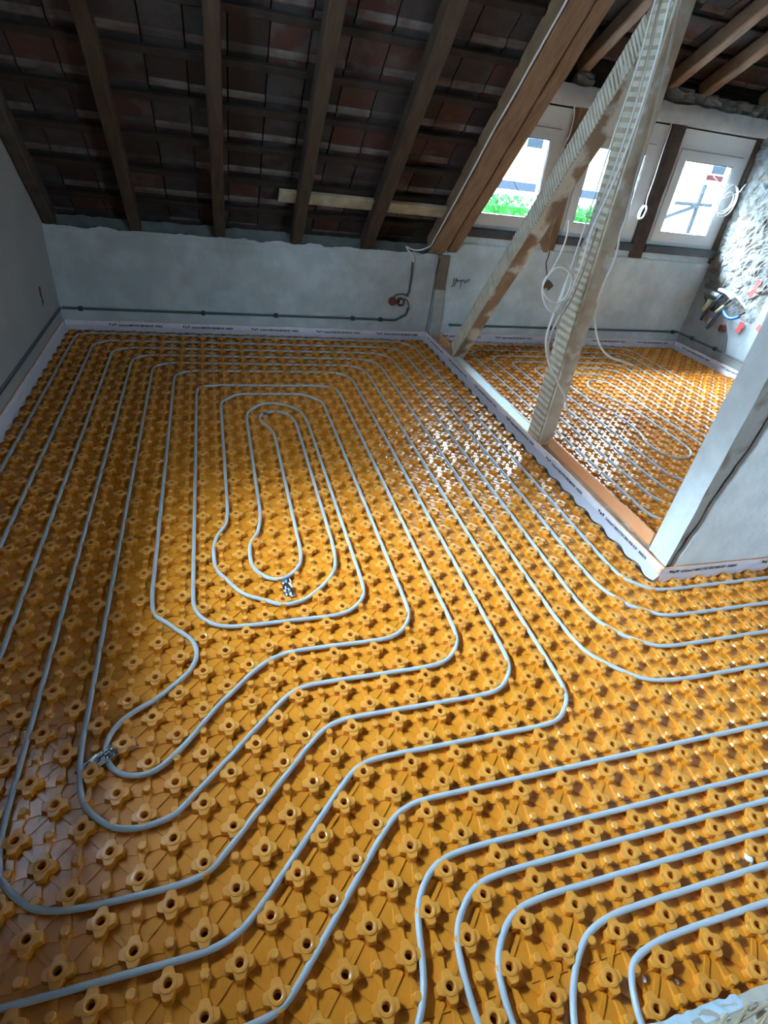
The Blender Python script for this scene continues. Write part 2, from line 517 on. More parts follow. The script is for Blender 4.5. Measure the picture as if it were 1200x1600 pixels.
b.build('plaster_coat', M_WHITEPL, pw)

# ------------------------------------------------------------------ roof
CU = 4.836                      # underside of the rafters: y + z = CU
S2 = math.sqrt(0.5)
UP = Vector((0, -S2, S2))       # up the slope
OUT = Vector((0, S2, S2))       # out of the roof


def rp(x, y, w=0.0):            # point on the rafter underside plane at depth y, w outwards
    return Vector((x, y, CU - y)) + OUT * w


def tile_field(b, base, ux, up, out, nx, ny, tw, th, rnd):
    """clay tiles seen from below: field, roll at the lower edge, side rib, joints"""
    for j in range(ny):
        off = 0
        for i in range(nx):
            o = base + ux * (i * tw) + up * (j * th)
            sk = (rnd.random() - .5) * 0.008
            b.cur = rnd.choice((0, 0, 1, 1, 2))
            t0, t1 = 0.030 + sk, 0.0 + sk     # lower end lies further out than the upper end
            g = 0.004
            a0 = o + ux * g + out * t0; a1 = o + ux * (tw - g) + out * t0
            c0 = a0 + up * (th * .99) - out * (t0 - t1); c1 = a1 + up * (th * .99) - out * (t0 - t1)
            b.add([a0, a1, c1, c0, a0 + out * .016, a1 + out * .016, c1 + out * .016, c0 + out * .016],
                  [(0, 1, 2, 3), (4, 7, 6, 5), (0, 4, 5, 1), (1, 5, 6, 2), (2, 6, 7, 3), (3, 7, 4, 0)])
            # raised border: side rib
            s0 = a1 - ux * .030
            b.obox(s0 + up * .045, ux * .028, up * (th * .80), -out * .010 + up * .004)
            b.obox(a0 + up * .045, ux * .012, up * (th * .80), -out * .007)
            # roll across the lower edge
            b.cur = 3 if rnd.random() < .8 else 1
            P = a0 + up * .055 - ux * 0.0
            L = ux * (tw - 2 * g)
            prof = [(0, 0), (.006, -.015), (.022, -.024), (.044, -.022), (.060, -.010), (.066, .002)]
            vs = []
            for e in (0, 1):
                for q, h in prof:
                    vs.append(P + L * e + up * q + out * h)
            n = len(prof)
            b.add(vs, [(k, k + n, k + n + 1, k + 1) for k in range(n - 1)])
            b.cur = 0


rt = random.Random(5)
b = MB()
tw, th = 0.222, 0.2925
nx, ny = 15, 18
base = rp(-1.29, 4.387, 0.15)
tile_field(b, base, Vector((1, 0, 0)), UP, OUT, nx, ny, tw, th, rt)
# weather side sheathing, ridge and the far slope behind the photographer
b.cur = 4
def slab(b, pts, off):
    off = Vector(off)
    pts = [Vector(p) for p in pts]
    b.add(pts + [p + off for p in pts], [(3, 2, 1, 0), (4, 5, 6, 7), (0, 1, 5, 4), (1, 2, 6, 5), (2, 3, 7, 6), (3, 0, 4, 7)])
e0, e1 = rp(-1.36, 4.50, .215), rp(2.30, 4.50, .215)
slab(b, [e0, e1, rp(2.30, 0.72, .215), rp(-1.36, 0.72, .215)], OUT * .03)
zr = rp(0, 0.72, .215).z
yr = rp(0, 0.72, .215).y
slab(b, [(-1.5, yr + .05, zr + .03), (5.5, yr + .05, zr + .03), (5.5, yr - 3.75, zr - 1.95), (-1.5, yr - 3.75, zr - 1.95)], (0, -.03, .06))
# dormer slope
DS = math.atan(0.57)
DUP = Vector((0, -math.cos(DS), math.sin(DS)))
DOUT = Vector((0, math.sin(DS), math.cos(DS)))
def dp(x, y, w=0.0): return Vector((x, y, 2.14 + 0.57 * (4.1 - y))) + DOUT * w
b.cur = 0
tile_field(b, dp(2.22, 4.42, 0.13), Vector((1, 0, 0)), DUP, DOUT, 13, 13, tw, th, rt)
b.cur = 4
slab(b, [dp(2.15, 4.6, .20), dp(5.4, 4.6, .20), dp(5.4, 0.60, .20), dp(2.15, 0.60, .20)], DOUT * .04)
b.box((2.0, yr - .35, zr - .12), (5.5, yr + .25, zr + .25))
# cheek between the slopes
slab(b, [(2.235, 4.3, 0.7), (2.235, 4.3, 2.25), (2.235, 0.7, 4.35), (2.235, 0.7, 4.33)], (.03, 0, 0))
b.cur = 4
b.box((2.2, 4.20, 2.03), (5.3, 4.5, 2.36))
b.box((-1.4, 4.22, 0.70), (2.3, 4.40, 0.95))
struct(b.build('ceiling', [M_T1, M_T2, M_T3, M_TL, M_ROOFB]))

# eave felt board above the knee wall
b = MB()
O4, U4 = Vector((XL + .07, 4.13, 0.735)), Vector((2.95, 0, 0))
b.grid(O4, U4, Vector((0, 0.012, 0.085)), 90, 4, lambda a, c: Vector((0, 0.006 * nz((a * 30, c, 0), 1, 3), 0.012 * nz((a * 40, 4, 0), 1, 3) * c)))
b.box((XL + .07, 4.15, 0.70), (1.92, 4.2, 0.81))
struct(b.build('trim_1', M_EAVE))

# rafters
RL = 4.75


def rafter(x0, x1, label, depth=0.125, seed=1, y0=4.13, y1=0.85, lean=0.0, m=M_RAFT, name='rafter'):
    L = (y0 - y1) / S2
    b = MB()
    p = rp(x0, y0)
    b.beam(p, Vector((x1 - x0, 0, 0)), OUT * depth, UP * L + Vector((lean, 0, 0)), 26, 0.007, seed)
    o = b.build(name, m)
    return o


ra = [(-1.045, -0.965, 'dark rafter lying along the left gable wall'),
      (-0.466, -0.386, 'rafter second from the left gable wall, between two dark tile bays'),
      (0.140, 0.226, 'rafter third from the left gable wall, nearly upright in the view'),
      (0.745, 0.833, 'brown rafter with the end of a pale batten on its left'),
      (1.340, 1.437, 'brown rafter next to the thick double rafter, pale batten on both sides')]
for i, (x0, x1, lb) in enumerate(ra):
    o = rafter(x0, x1, lb, seed=i + 1, m=M_DARKW if i == 0 else M_RAFT)
    tag(o, lb, 'rafter', 'rafters of the main roof slope')
# double rafter
root = empty('double_rafter', rp(2.08, 4.10))
tag(root, 'thick double rafter of two beams spiked together, left of the windows', 'rafter', 'rafters of the main roof slope')
for k, (x0, x1, d0) in enumerate(((1.945, 2.098, 0.0), (2.101, 2.205, 0.006))):
    b = MB()
    p = rp(x0, 4.08, d0) - root.location
    b.beam(p, Vector((x1 - x0, 0, 0)), OUT * 0.165, UP * RL, 30, 0.006, 20 + k)
    b.build('beam', M_OLDW, root)

# tile battens, one per course
for k in range(12):
    y = 4.185 - 0.2068 * k
    b = MB()
    b.beam(rp(-1.04, y, 0.126), Vector((0, 0, 0)) + UP * 0.045, OUT * 0.026, Vector((2.97, 0, 0)), 20, 0.005, 40 + k)
    o = b.build('tile_batten', M_BATT)
    tag(o, ('lowest' if k == 0 else ['second', 'third', 'fourth', 'fifth', 'sixth', 'seventh', 'eighth', 'ninth', 'tenth', 'eleventh', 'twelfth'][k - 1]) + ' dark tile batten up from the knee wall, under the clay tiles', 'batten', 'tile battens of the main roof')
b = MB()
b.beam(rp(0.62, 3.835, 0.085), UP * 0.105, OUT * 0.032, Vector((1.33, 0, 0)), 14, 0.003, 61)
tag(b.build('pale_batten', M_PALEW), 'pale newer wooden board nailed across the rafters low on the roof', 'batten')

# dormer rafters and battens
for i, (x0, lb) in enumerate(((2.98, 'dormer rafter above the first window, half hidden behind the post'), (3.83, 'dormer rafter meeting the upright post at the top of the picture'), (4.19, 'dormer rafter above the right window'), (4.86, 'dormer rafter beside the stone gable wall'))):
    b = MB()
    b.beam(dp(x0, 4.12), Vector((0.085, 0, 0)), DOUT * 0.11, DUP * 3.6, 20, 0.005, 70 + i)
    tag(b.build('dormer_rafter', M_OLDW), lb, 'rafter', 'rafters of the dormer roof')
for k in range(8):
    b = MB()
    p = dp(2.24, 4.42, 0.10) + DUP * (0.02 + 0.2925 * k)
    b.beam(p, DUP * 0.045, DOUT * 0.026, Vector((2.72, 0, 0)), 16, 0.005, 80 + k)
    tag(b.build('dormer_batten', M_BATT), ['lowest', 'second', 'third', 'fourth', 'fifth', 'sixth', 'seventh', 'eighth'][k] + ' tile batten up from the dormer header', 'batten', 'tile battens of the dormer roof')

# ------------------------------------------------------------------ dormer window wall
b = MB()
O5, U5 = Vector((2.25, 4.00, 1.925)), Vector((2.80, 0, 0))


def hd(a, c):
    p = O5 + U5 * a + Vector((0, 0, .135)) * c
    return Vector((0, -0.012 * math.sin(c * math.pi) + 0.010 * nz(p, 8, 2) + 0.02 * c, (0.016 * nz((p.x * 8, 2, 2), 1, 1)) * c))


b.grid(O5, U5, Vector((0, 0, .135)), 120, 10, hd)
b.add([(2.25, 4.0, 1.925), (5.05, 4.0, 1.925), (5.05, 4.2, 1.925), (2.25, 4.2, 1.925)], [(0, 3, 2, 1)])
b.box((2.25, 4.03, 1.928), (5.05, 4.2, 2.05))
ho = tag(b.build('header_beam', M_WHITEPL), 'plaster-coated header beam above the three dormer windows', 'beam')
ho['kind'] = 'structure'
# mortar and rubble resting on the header
b = MB()
def rock(b, c, r, seed, flat=0.7):
    bm_v = []
    n, mm = 12, 8
    vs = []
    for j in range(mm + 1):
        th_ = math.pi * j / mm
        for i in range(n):
            ph = 2 * math.pi * i / n
            d = Vector((math.sin(th_) * math.cos(ph), math.sin(th_) * math.sin(ph), math.cos(th_)))
            rr = 1 + 0.35 * noise.noise(d * 1.6 + Vector((seed, 0, 0))) + 0.15 * noise.noise(d * 4 + Vector((0, seed, 0)))
            vs.append(Vector(c) + Vector((d.x * r[0], d.y * r[1], d.z * r[2])) * rr)
    fs = [(j * n + i, (j + 1) * n + i, (j + 1) * n + (i + 1) % n, j * n + (i + 1) % n) for j in range(mm) for i in range(n)]
    b.add(vs, fs)
for i, x in enumerate((3.05, 3.93, 4.05, 4.32, 4.50, 4.66, 4.80)):
    rock(b, (x, 4.10, 2.10 + 0.012 * (i % 2)), (0.10, 0.07, 0.055), i * 3.3)
b.box((4.1, 4.08, 2.05), (4.95, 4.2, 2.15)); b.box((3.84, 4.08, 2.05), (4.10, 4.18, 2.17))
b.build('mortar', M_MORTAR, ho)

MULL = [(3.025, 3.155, 'weathered'), (3.990, 4.128, 'brown'), (4.962, 5.03, 'dark')]
for x0, x1, w in MULL:
    b = MB()
    b.beam((x0, 4.045, 0.87), (x1 - x0, 0, 0), (0, .11, 0), (0, 0, 1.06), 14, 0.007, x0)
    o = b.build('mullion_post', M_DARKW if w != 'weathered' else M_OLDW)
    tag(o, {'weathered': 'weathered wooden upright between the first and second window', 'brown': 'brown wooden upright between the second and third window', 'dark': 'dark wooden upright between the right window and the stone wall'}[w], 'post', 'uprights between the windows')
    if w == 'weathered':
        b = MB()
        vs = []
        prof = [(3.01, 1.14, .012), (2.985, 1.06, .03), (2.972, 0.99, .04), (2.985, 0.92, .03), (3.012, 0.86, .01)]
        for x, z, r in prof:
            for k in range(6):
                a = k / 6 * 6.283
                vs.append((x + 0.012 + (r + .014) * math.cos(a), 3.985 + 0.5 * (r + .01) * math.sin(a) + (z - 1.1) * .05, z))
        b.add(vs, [(j * 6 + k, j * 6 + (k + 1) % 6, j * 6 + 6 + (k + 1) % 6, j * 6 + 6 + k) for j in range(4) for k in range(6)] + [(5, 4, 3, 2, 1, 0), (24, 25, 26, 27, 28, 29)])
        b.build('split_end', M_OLDW, o)


def window(idx, x0, x1):
    """upper panel, frame, sash, pane; inner face at y = 4.09"""
    z0, z1 = 0.988, 1.912
    zs = 1.767
    b = MB()
    y0, y1 = 4.092, 4.165
    b.box((x0, y0, zs), (x1, y1, z1))                      # blank panel over the sash
    b.box((x0, y0, z0), (x0 + .046, y1, zs)); b.box((x1 - .066, y0, z0), (x1, y1, zs))
    b.box((x0 + .046, y0, z0), (x1 - .066, y1, z0 + .030))
    fr = struct(b.build('window_%d' % idx, M_WIN))
    b = MB()
    sx0, sx1, sz0, sz1 = x0 + .049, x1 - .069, z0 + .033, zs - .004
    gx0, gx1, gz0, gz1 = x0 + .128, x1 - .150, 1.102, 1.688
    ya, yb = 4.078, 4.14
    for (ax, az, bx, bz) in ((sx0, sz0, gx0, sz1), (gx1, sz0, sx1, sz1), (gx0, sz0, gx1, gz0), (gx0, gz1, gx1, sz1)):
        b.box((ax, ya, az), (bx, yb, bz))
    sash = b.build('sash', M_WIN, fr)
    b = MB()
    t = .008
    for (ax, az, bx, bz) in ((gx0, gz0, gx0 + t, gz1), (gx1 - t, gz0, gx1, gz1), (gx0 + t, gz0, gx1 - t, gz0 + t), (gx0 + t, gz1 - t, gx1 - t, gz1)):
        b.box((ax, ya + .006, az), (bx, yb - .01, bz))
    b.build('gasket', M_SEAL, sash)
    b = MB(); b.box((gx0, 4.108, gz0), (gx1, 4.124, gz1)); b.build('pane', M_GLASS, sash)
    b = MB()                                                # dark seal line round the sash
    for (ax, az, bx, bz) in ((sx0 - .003, sz0, sx0, sz1), (sx1, sz0, sx1 + .003, sz1), (sx0, sz0 - .003, sx1, sz0), (sx0, sz1, sx1, sz1 + .003)):
        b.box((ax, y0 + .004, az), (bx, y1 - .01, bz))
    b.build('seal', M_SEAL, fr)
    return fr


window(1, 2.215, 3.020)
window(2, 3.160, 3.985)
window(3, 4.135, 4.958)
b = MB()
b.box((2.07, 4.12, 1.912), (5.03, 4.20, 1.93)); b.box((2.0, 4.10, 0.9), (2.215, 4.2, 2.03)); b.box((3.02, 4.15, 0.9), (3.16, 4.2, 1.95)); b.box((3.985, 4.15, 0.9), (4.135, 4.2, 1.95)); b.box((4.955, 4.15, 0.9), (5.2, 4.2, 2.0))
struct(b.build('trim_2', M_HOLE))
for i, (x0, x1) in enumerate(((2.16, 3.020), (3.158, 3.988), (4.130, 4.985))):
    b = MB(); b.box((x0, 4.030, 0.925), (x1, 4.17, 0.986)); b.box((x0, 4.05, 0.986), (x1, 4.10, 0.992))
    struct(b.build('trim_%d' % (3 + i), M_SILL))
# window in the left gable
b = MB()
xo = X0 + .01
for (a0, c0, a1, c1) in ((WY0, WZ0, WY0 + .06, WZ1), (WY1 - .06, WZ0, WY1, WZ1), (WY0 + .06, WZ0, WY1 - .06, WZ0 + .06), (WY0 + .06, WZ1 - .06, WY1 - .06, WZ1)):
    b.box((xo, a0, c0), (xo + .045, a1, c1))
w4 = struct(b.build('window_4', M_WIN))
b = MB()
for (a0, c0, a1, c1) in ((FX0, FZ0, FX0 + .06, FZ1), (FX1 - .06, FZ0, FX1, FZ1), (FX0 + .06, FZ0, FX1 - .06, FZ0 + .06), (FX0 + .06, FZ1 - .06, FX1 - .06, FZ1), (2.77, FZ0 + .06, 2.83, FZ1 - .06)):
    b.box((a0, -2.74, c0), (a1, -2.68, c1))
w5 = struct(b.build('window_5', M_WIN))
b = MB(); b.box((FX0 + .06, -2.72, FZ0 + .06), (2.77, -2.712, FZ1 - .06)); b.box((2.83, -2.72, FZ0 + .06), (FX1 - .06, -2.712, FZ1 - .06)); b.build('pane', M_GLASS, w5)
b = MB(); b.box((xo + .02, WY0 + .06, WZ0 + .06), (xo + .028, WY1 - .06, WZ1 - .06)); b.build('pane', M_GLASS, w4)

# ------------------------------------------------------------------ studded heating panels


def ringmesh(rings):
    """rings: list of (pts2d, z); closed tube + cap on the last ring"""
    V_, F_ = [], []
    n = len(rings[0][0])
    for p, z in rings:
        V_ += [(x, y, z) for x, y in p]
    for k in range(len(rings) - 1):
        for i in range(n):
            j = (i + 1) % n
            F_.append((k * n + i, k * n + j, (k + 1) * n + j, (k + 1) * n + i))
    F_.append(tuple((len(rings) - 1) * n + i for i in range(n)))
    return V_, F_


q4 = [(0.0240, -0.0120), (0.0300, -0.0092), (0.0315, -0.003), (0.0315, 0.003), (0.0300, 0.0092), (0.0240, 0.0120), (0.0150, 0.0150)]
lob = []
for k in range(4):
    c, s = (1, 0, -1, 0)[k], (0, 1, 0, -1)[k]
    lob += [(x * c - y * s, x * s + y * c) for x, y in q4]
nl = len(lob)
ang = [math.atan2(y, x) for x, y in lob]
circ = lambda r: [(r * math.cos(a), r * math.sin(a)) for a in ang]
sc_ = lambda f: [(x * f, y * f) for x, y in lob]
STUD = ringmesh([(sc_(1.08), 0), (sc_(1.0), .0205), (sc_(0.955), .0226), (circ(.0192), .0228), (circ(.0182), .0256), (circ(.0128), .0262), (circ(.0095), .0248), (circ(.0082), .003)])
oc = [(.0088, -.0042), (.0088, .0042), (.0042, .0088), (-.0042, .0088), (-.0088, .0042), (-.0088, -.0042), (-.0042, -.0088), (.0042, -.0088)]
so = lambda f: [(x * f * 1.12, y * f * 1.12) for x, y in oc]
POST = ringmesh([(so(1.7), 0), (so(1.35), .005), (so(1.05), .010), (so(1.0), .0205), (so(0.78), .0225)])


def bar(pts, h, bev):
    """raised band along a list of (centre x, centre y, half width) with bevelled sides"""
    V_, F_ = [], []
    for k, (x, y, w) in enumerate(pts):
        if k < len(pts) - 1: dx, dy = pts[k + 1][0] - x, pts[k + 1][1] - y
        else: dx, dy = x - pts[k - 1][0], y - pts[k - 1][1]
        l = math.hypot(dx, dy); nx_, ny_ = -dy / l, dx / l
        for s, z in ((-(w + bev), 0), (-w, h), (w, h), (w + bev, 0)):
            V_.append((x + nx_ * s, y + ny_ * s, z))
    for k in range(len(pts) - 1):
        for i in range(3):
            F_.append((k * 4 + i + 1, k * 4 + i, k * 4 + 4 + i, k * 4 + 5 + i))
    return V_, F_


def join(parts):
    V_, F_, M_ = [], [], []
    for v, f, mi in parts:
        n = len(V_)
        V_ += v
        F_ += [tuple(n + i for i in q) for q in f]
        M_ += mi if isinstance(mi, list) else [mi] * len(f)
    return V_, F_, M_


h5 = G / 2
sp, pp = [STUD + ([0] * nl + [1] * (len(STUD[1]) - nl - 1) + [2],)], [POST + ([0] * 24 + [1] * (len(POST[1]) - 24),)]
for sx, sy in ((1, 1), (1, -1), (-1, 1), (-1, -1)):
    sp.append(bar([(sx * .014, sy * .014, .0052), (sx * h5, sy * h5, .0055)], .0032, .0007) + (0,))
for sg in (1, -1):
    sp.append(bar([(0, sg * .020, .0150), (0, sg * .0265, .0100), (0, sg * .032, .0065), (0, sg * h5, .0052)], .0066, .0016) + (0,))
    pp.append(bar([(0, sg * .004, .0088), (0, sg * .014, .0085), (0, sg * .023, .0072), (0, sg * .030, .0055), (0, sg * h5, .0052)], .0066, .0016) + (0,))
    sp.append(bar([(sg * .020, 0, .0150), (sg * .029, 0, .0105), (sg * h5, 0, .0085)], .0024, .0005) + (0,))
    pp.append(bar([(sg * .004, 0, .0120), (sg * .022, 0, .0115), (sg * h5, 0, .0085)], .0024, .0005) + (0,))
CELL = {0: join(sp), 1: join(pp)}


def cell_arrays(vf):
    v, f, mi = vf
    va = np.array(v, dtype=np.float32)
    lens = np.array([len(q) for q in f], dtype=np.int32)
    idx = np.array([i for q in f for i in q], dtype=np.int32)
    return va, lens, idx, np.array(mi, dtype=np.int32)


CA = {k: cell_arrays(c) for k, c in CELL.items()}
_cache = {}


def panel_mesh(x0, x1, y0, y1, ox, full_key=None):
    """moulded sheet in lattice units; vertices relative to (x0, y0)"""
    key = (round(x1 - x0, 3), round(y1 - y0, 3), round((x0 - ox) % 2, 3), round(y0 % 2, 3))
    if key in _cache: return _cache[key]
    vs, ls, ix, ms = [], [], [], []
    nb = 0
    gp = 0.0007
    a0, b0, a1, b1 = gp, gp, (x1 - x0) * G - gp, (y1 - y0) * G - gp
    bx = MB(); bx.box((a0, b0, -0.02), (a1, b1, 0.0))
    t = .0022                                   # fine lip along the joint
    bx.box((a0, b0, 0), (a0 + t, b1, .0022)); bx.box((a0, b0, 0), (a1, b0 + t, .0022))
    va = np.array(bx.v, dtype=np.float32); vs.append(va)
    ls.append(np.full(len(bx.f), 4, np.int32)); ix.append(np.array(bx.f, dtype=np.int32).ravel()); ms.append(np.zeros(len(bx.f), np.int32)); nb = len(va)
    for i in range(math.ceil(x0 - ox), math.floor(x1 - ox) + 1):
        for j in range(math.ceil(y0), math.floor(y1) + 1):
            if min(i + ox - x0, x1 - i - ox, j - y0, y1 - j) < 0.40: continue
            va, l, q, mi = CA[(i + j) % 2]; ms.append(mi)
            vs.append(va + np.array(((i + ox - x0) * G, (j - y0) * G, 0), dtype=np.float32))
            ls.append(l); ix.append(q + nb); nb += len(va)
    V_ = np.concatenate(vs); L_ = np.concatenate(ls); I_ = np.concatenate(ix)
    me = D.meshes.new('studded_heating_panel')
    me.vertices.add(len(V_)); me.vertices.foreach_set('co', V_.ravel())
    me.loops.add(len(I_)); me.loops.foreach_set('vertex_index', I_)
    me.polygons.add(len(L_))
    st = np.zeros(len(L_), np.int32); st[1:] = np.cumsum(L_)[:-1]
    me.polygons.foreach_set('loop_start', st)
    me.polygons.foreach_set('loop_total', L_)
    me.polygons.foreach_set('use_smooth', np.zeros(len(L_), bool))
    me.update(calc_edges=True)
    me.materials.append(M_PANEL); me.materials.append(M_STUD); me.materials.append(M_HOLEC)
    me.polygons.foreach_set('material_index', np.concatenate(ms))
    _cache[key] = me
    return me


def panel(x0, x1, y0, y1, ox, label, group):
    o = D.objects.new('studded_heating_panel', panel_mesh(x0, x1, y0, y1, ox))
    COL.objects.link(o)
    o.location = (x0 * G, y0 * G, 0)
    tag(o, label, 'floor panel', group)


ROWS = [(40.5, 53.75, 'in the row along the back wall'), (28.5, 40.5, 'in the second row from the back wall'), (16.5, 28.5, 'in the third row from the back wall'),
        (4.5, 16.5, 'in the fourth row from the back wall'), (-7.5, 4.5, 'in the fifth row from the back wall'), (-19.5, -7.5, 'in the row nearest the camera')]
for r, (y0, y1, rt_) in enumerate(ROWS):
    for x0, x1, ct in ((-13.75, -5.5, 'cut orange panel beside the left wall'), (-5.5, 10.5, 'orange studded panel second from the left wall'), (10.5, 26.5, 'orange studded panel third from the left wall')):
        if r == 5 and x0 < -6: continue
        panel(x0, x1, y0, y1, 0, '%s, %s' % (ct, rt_), 'studded panels of the main room')
panel(26.5, 48.5, 4.5, 8.45, 0, 'cut orange studded panel in front of the partition wall', 'studded panels of the main room')
panel(26.5, 48.5, -7.5, 4.5, 0, 'orange studded panel at the right edge, under two rows of pipes', 'studded panels of the main room')
panel(26.5, 48.5, -19.5, -7.5, 0, 'orange studded panel at the right edge nearest the camera', 'studded panels of the main room')
OX = -0.2
RR = [(41.5, 53.75, 'along the back wall under the windows'), (29.5, 41.5, 'in the second row from the windows'), (17.5, 29.5, 'in the third row from the windows'), (10.75, 17.5, 'cut short behind the partition wall')]
RC = [(28.95, 44.3, 'beside the timber sole plate'), (44.3, 60.3, 'in the middle of the window room'), (60.3, 66.0, 'beside the rubble stone wall')]
for y0, y1, a in RR:
    for x0, x1, c in RC:
        panel(x0, x1, y0, y1, OX, 'orange panel %s, %s' % (c, a), 'studded panels of the window room')

# ------------------------------------------------------------------ heating pipes


def pipe_path(pts, z=0.0156, ox=0.0):
    """corner list (x, y[, r]) in lattice units -> rounded, smoothed 3-D points"""
    P = [(p[0], p[1], p[2] if len(p) > 2 else 0.0) for p in pts]
    out = []
    n = len(P)
    for i, (x, y, r) in enumerate(P):
        if r == 0 or i in (0, n - 1):
            out.append((x, y)); continue
        ax, ay = P[i - 1][0] - x, P[i - 1][1] - y
        bx_, by_ = P[i + 1][0] - x, P[i + 1][1] - y
        la, lb = math.hypot(ax, ay), math.hypot(bx_, by_)
        ax, ay, bx_, by_ = ax / la, ay / la, bx_ / lb, by_ / lb
        th_ = math.acos(max(-1, min(1, ax * bx_ + ay * by_)))
        tl = min(r / math.tan(th_ / 2), la * .48 if P[i - 1][2] else la * .95, lb * .48 if P[i + 1][2] else lb * .95)
        for k in range(11):
            t = k / 10
            p0 = (x + ax * tl, y + ay * tl); p2 = (x + bx_ * tl, y + by_ * tl)
            w = math.sin(th_ / 2)
            den = (1 - t) ** 2 + 2 * w * t * (1 - t) + t * t
            out.append((((1 - t) ** 2 * p0[0] + 2 * w * t * (1 - t) * x + t * t * p2[0]) / den, ((1 - t) ** 2 * p0[1] + 2 * w * t * (1 - t) * y + t * t * p2[1]) / den))
    a = np.array(out)
    d = np.r_[0, np.cumsum(np.hypot(*np.diff(a, axis=0).T))]
    keep = np.r_[True, np.diff(d) > 1e-6]
    a, d = a[keep], d[keep]
    m_ = max(3, int(d[-1] / 0.22))
    t = np.linspace(0, d[-1], m_)
    s = np.c_[np.interp(t, d, a[:, 0]), np.interp(t, d, a[:, 1])]
    for it in range(24):
        if it < 6 or it % 3 == 0:
            s[1:-1] = s[1:-1] * .5 + (s[:-2] + s[2:]) * .25
        # keep clear of the studs (even cells) and of the small posts (odd cells)
        c = np.round(s)
        for dx, dy in ((0, 0), (1, 0), (-1, 0), (0, 1), (0, -1)):
            q = c + np.array((dx, dy))
            lim = np.where((q.sum(1).astype(int) % 2) == 0, 0.375, 0.21)
            v = s - q
            dd = np.maximum(np.hypot(v[:, 0], v[:, 1]), 1e-6)
            k_ = np.clip(lim - dd, 0, None)
            k_[0] = k_[-1] = 0
            s = s + v / dd[:, None] * (k_ * 0.8)[:, None]
    for _ in range(5):
        s[1:-1] = s[1:-1] * .5 + (s[:-2] + s[2:]) * .25
    return [((x + ox) * G, y * G, z) for x, y in s]


def pipe(pts, label, group, ox=0.0, r=0.0080):
    b = MB()
    b.tube(pipe_path(pts, ox=ox), r, 10)
    tag(b.build('heating_pipe', M_PIPE, smooth=True), label, 'heating pipe', group)


spiral = [(45, 1.5), (23.4, 1.5), (21.7, 1.62), (20.4, 2.2), (19.35, 3.2), (18.75, 4.5), (18.5, 6.2), (18.5, 46.3, 2.0), (-6.5, 46.3, 1.4), (-6.5, -2.5, 2.7), (0.0, -2.5, 1.6), (5.0, 2.5, 1.3), (14.5, 2.5, 1.8), (14.5, 42.2, 2.1), (-2.5, 42.2, 1.4),
          (-2.5, 10.3, 1.2), (0.70, 6.86, 1.7), (-2.0, 4.95), (-3.3, 4.15), (-3.75, 3.3), (-3.7, 2.4), (-3.0, 1.65), (-2.1, 1.4), (-1.25, 1.75), (-0.6, 2.6), (0.35, 3.95), (1.7, 5.25), (2.7, 6.1), (3.5, 6.5), (4.5, 6.55),
          (10.5, 6.5, 1.7), (10.5, 36.8, 2.2), (1.5, 36.8, 2.2), (1.5, 17.9), (1.2, 16.9), (0.7, 15.8), (0.5, 14.3), (0.85, 12.4), (2.2, 10.6), (3.5, 9.7), (4.9, 9.7), (6.4, 10.8), (7.3, 12.3), (7.5, 13.8), (7.5, 30.8), (7.3, 32.0), (6.7, 32.9),
          (5.7, 33.2), (4.8, 32.9), (4.4, 31.9), (4.8, 31.0), (5.3, 30.0), (5.5, 28.6), (5.5, 13.4), (5.2, 12.3), (4.5, 11.6), (3.6, 11.5), (2.8, 12.2), (2.5, 13.5), (2.65, 14.9), (3.2, 16.2), (3.5, 17.5), (3.5, 32.0), (3.75, 33.4), (4.6, 34.5), (6.0, 34.9),
          (7.4, 34.2), (8.2, 32.8), (8.5, 31.2), (8.5, 8.5, 1.7), (-0.5, 8.5, 1.8), (-0.5, 38.8, 1.5), (12.5, 38.8, 2.1), (12.5, 4.5, 1.8), (3.9, 4.5, 1.2), (1.0, 1.7), (-0.2, 0.55), (-1.1, -0.2), (-2.1, -0.5), (-3.1, -0.25), (-3.95, 0.6), (-4.45, 2.0), (-4.5, 3.4), (-4.5, 44.2, 1.5), (16.5, 44.2, 2.0),
          (16.5, 0.5, 1.7), (5.9, 0.5, 1.3), (0.9, -4.5, 1.5), (-8.5, -4.5, 2.5), (-8.5, 48.3, 1.4), (20.5, 48.3, 2.2), (20.5, 7.6), (20.65, 6.2), (21.1, 5.0), (21.95, 4.1), (23.0, 3.62), (24.5, 3.5), (45, 3.5)]
pipe(spiral, 'grey heating pipe wound in the long double spiral in the middle of the room', 'heating pipes of the main room')
pipe([(45, 5.5), (26.0, 5.5), (24.7, 5.65), (23.6, 6.25), (22.9, 7.3), (22.55, 8.8), (22.5, 10.2), (22.5, 50.4, 2.0), (-10.5, 50.4, 1.6), (-10.5, -6.5, 2.6), (2.0, -6.5, 1.6), (7.0, -1.5, 1.5), (45, -1.5)], 'grey heating pipe looping round the spiral, second run from the edge strips', 'heating pipes of the main room')
pipe([(45, 7.5), (24.5, 7.5, 2.6), (24.5, 52.6, 2.1), (-12.5, 52.6, 1.8), (-12.5, -8.6, 2.6), (4.6, -8.6), (5.5, -8.1), (6.1, -7.2), (6.45, -6.2), (6.55, -5.2), (6.9, -4.3), (7.6, -3.7), (8.6, -3.5), (45, -3.5)], 'grey heating pipe along the room edge, closest to the pale edge strips', 'heating pipes of the main room')
SIDE = 'short pipe runs at the lower right'
pipe([(45, -4.5), (9.6, -4.5), (8.6, -4.75), (7.9, -5.3), (7.55, -6.1), (7.5, -7.5), (7.6, -9), (7.6, -16)], 'grey heating pipe at the lower right, outermost of the four bending down', SIDE)
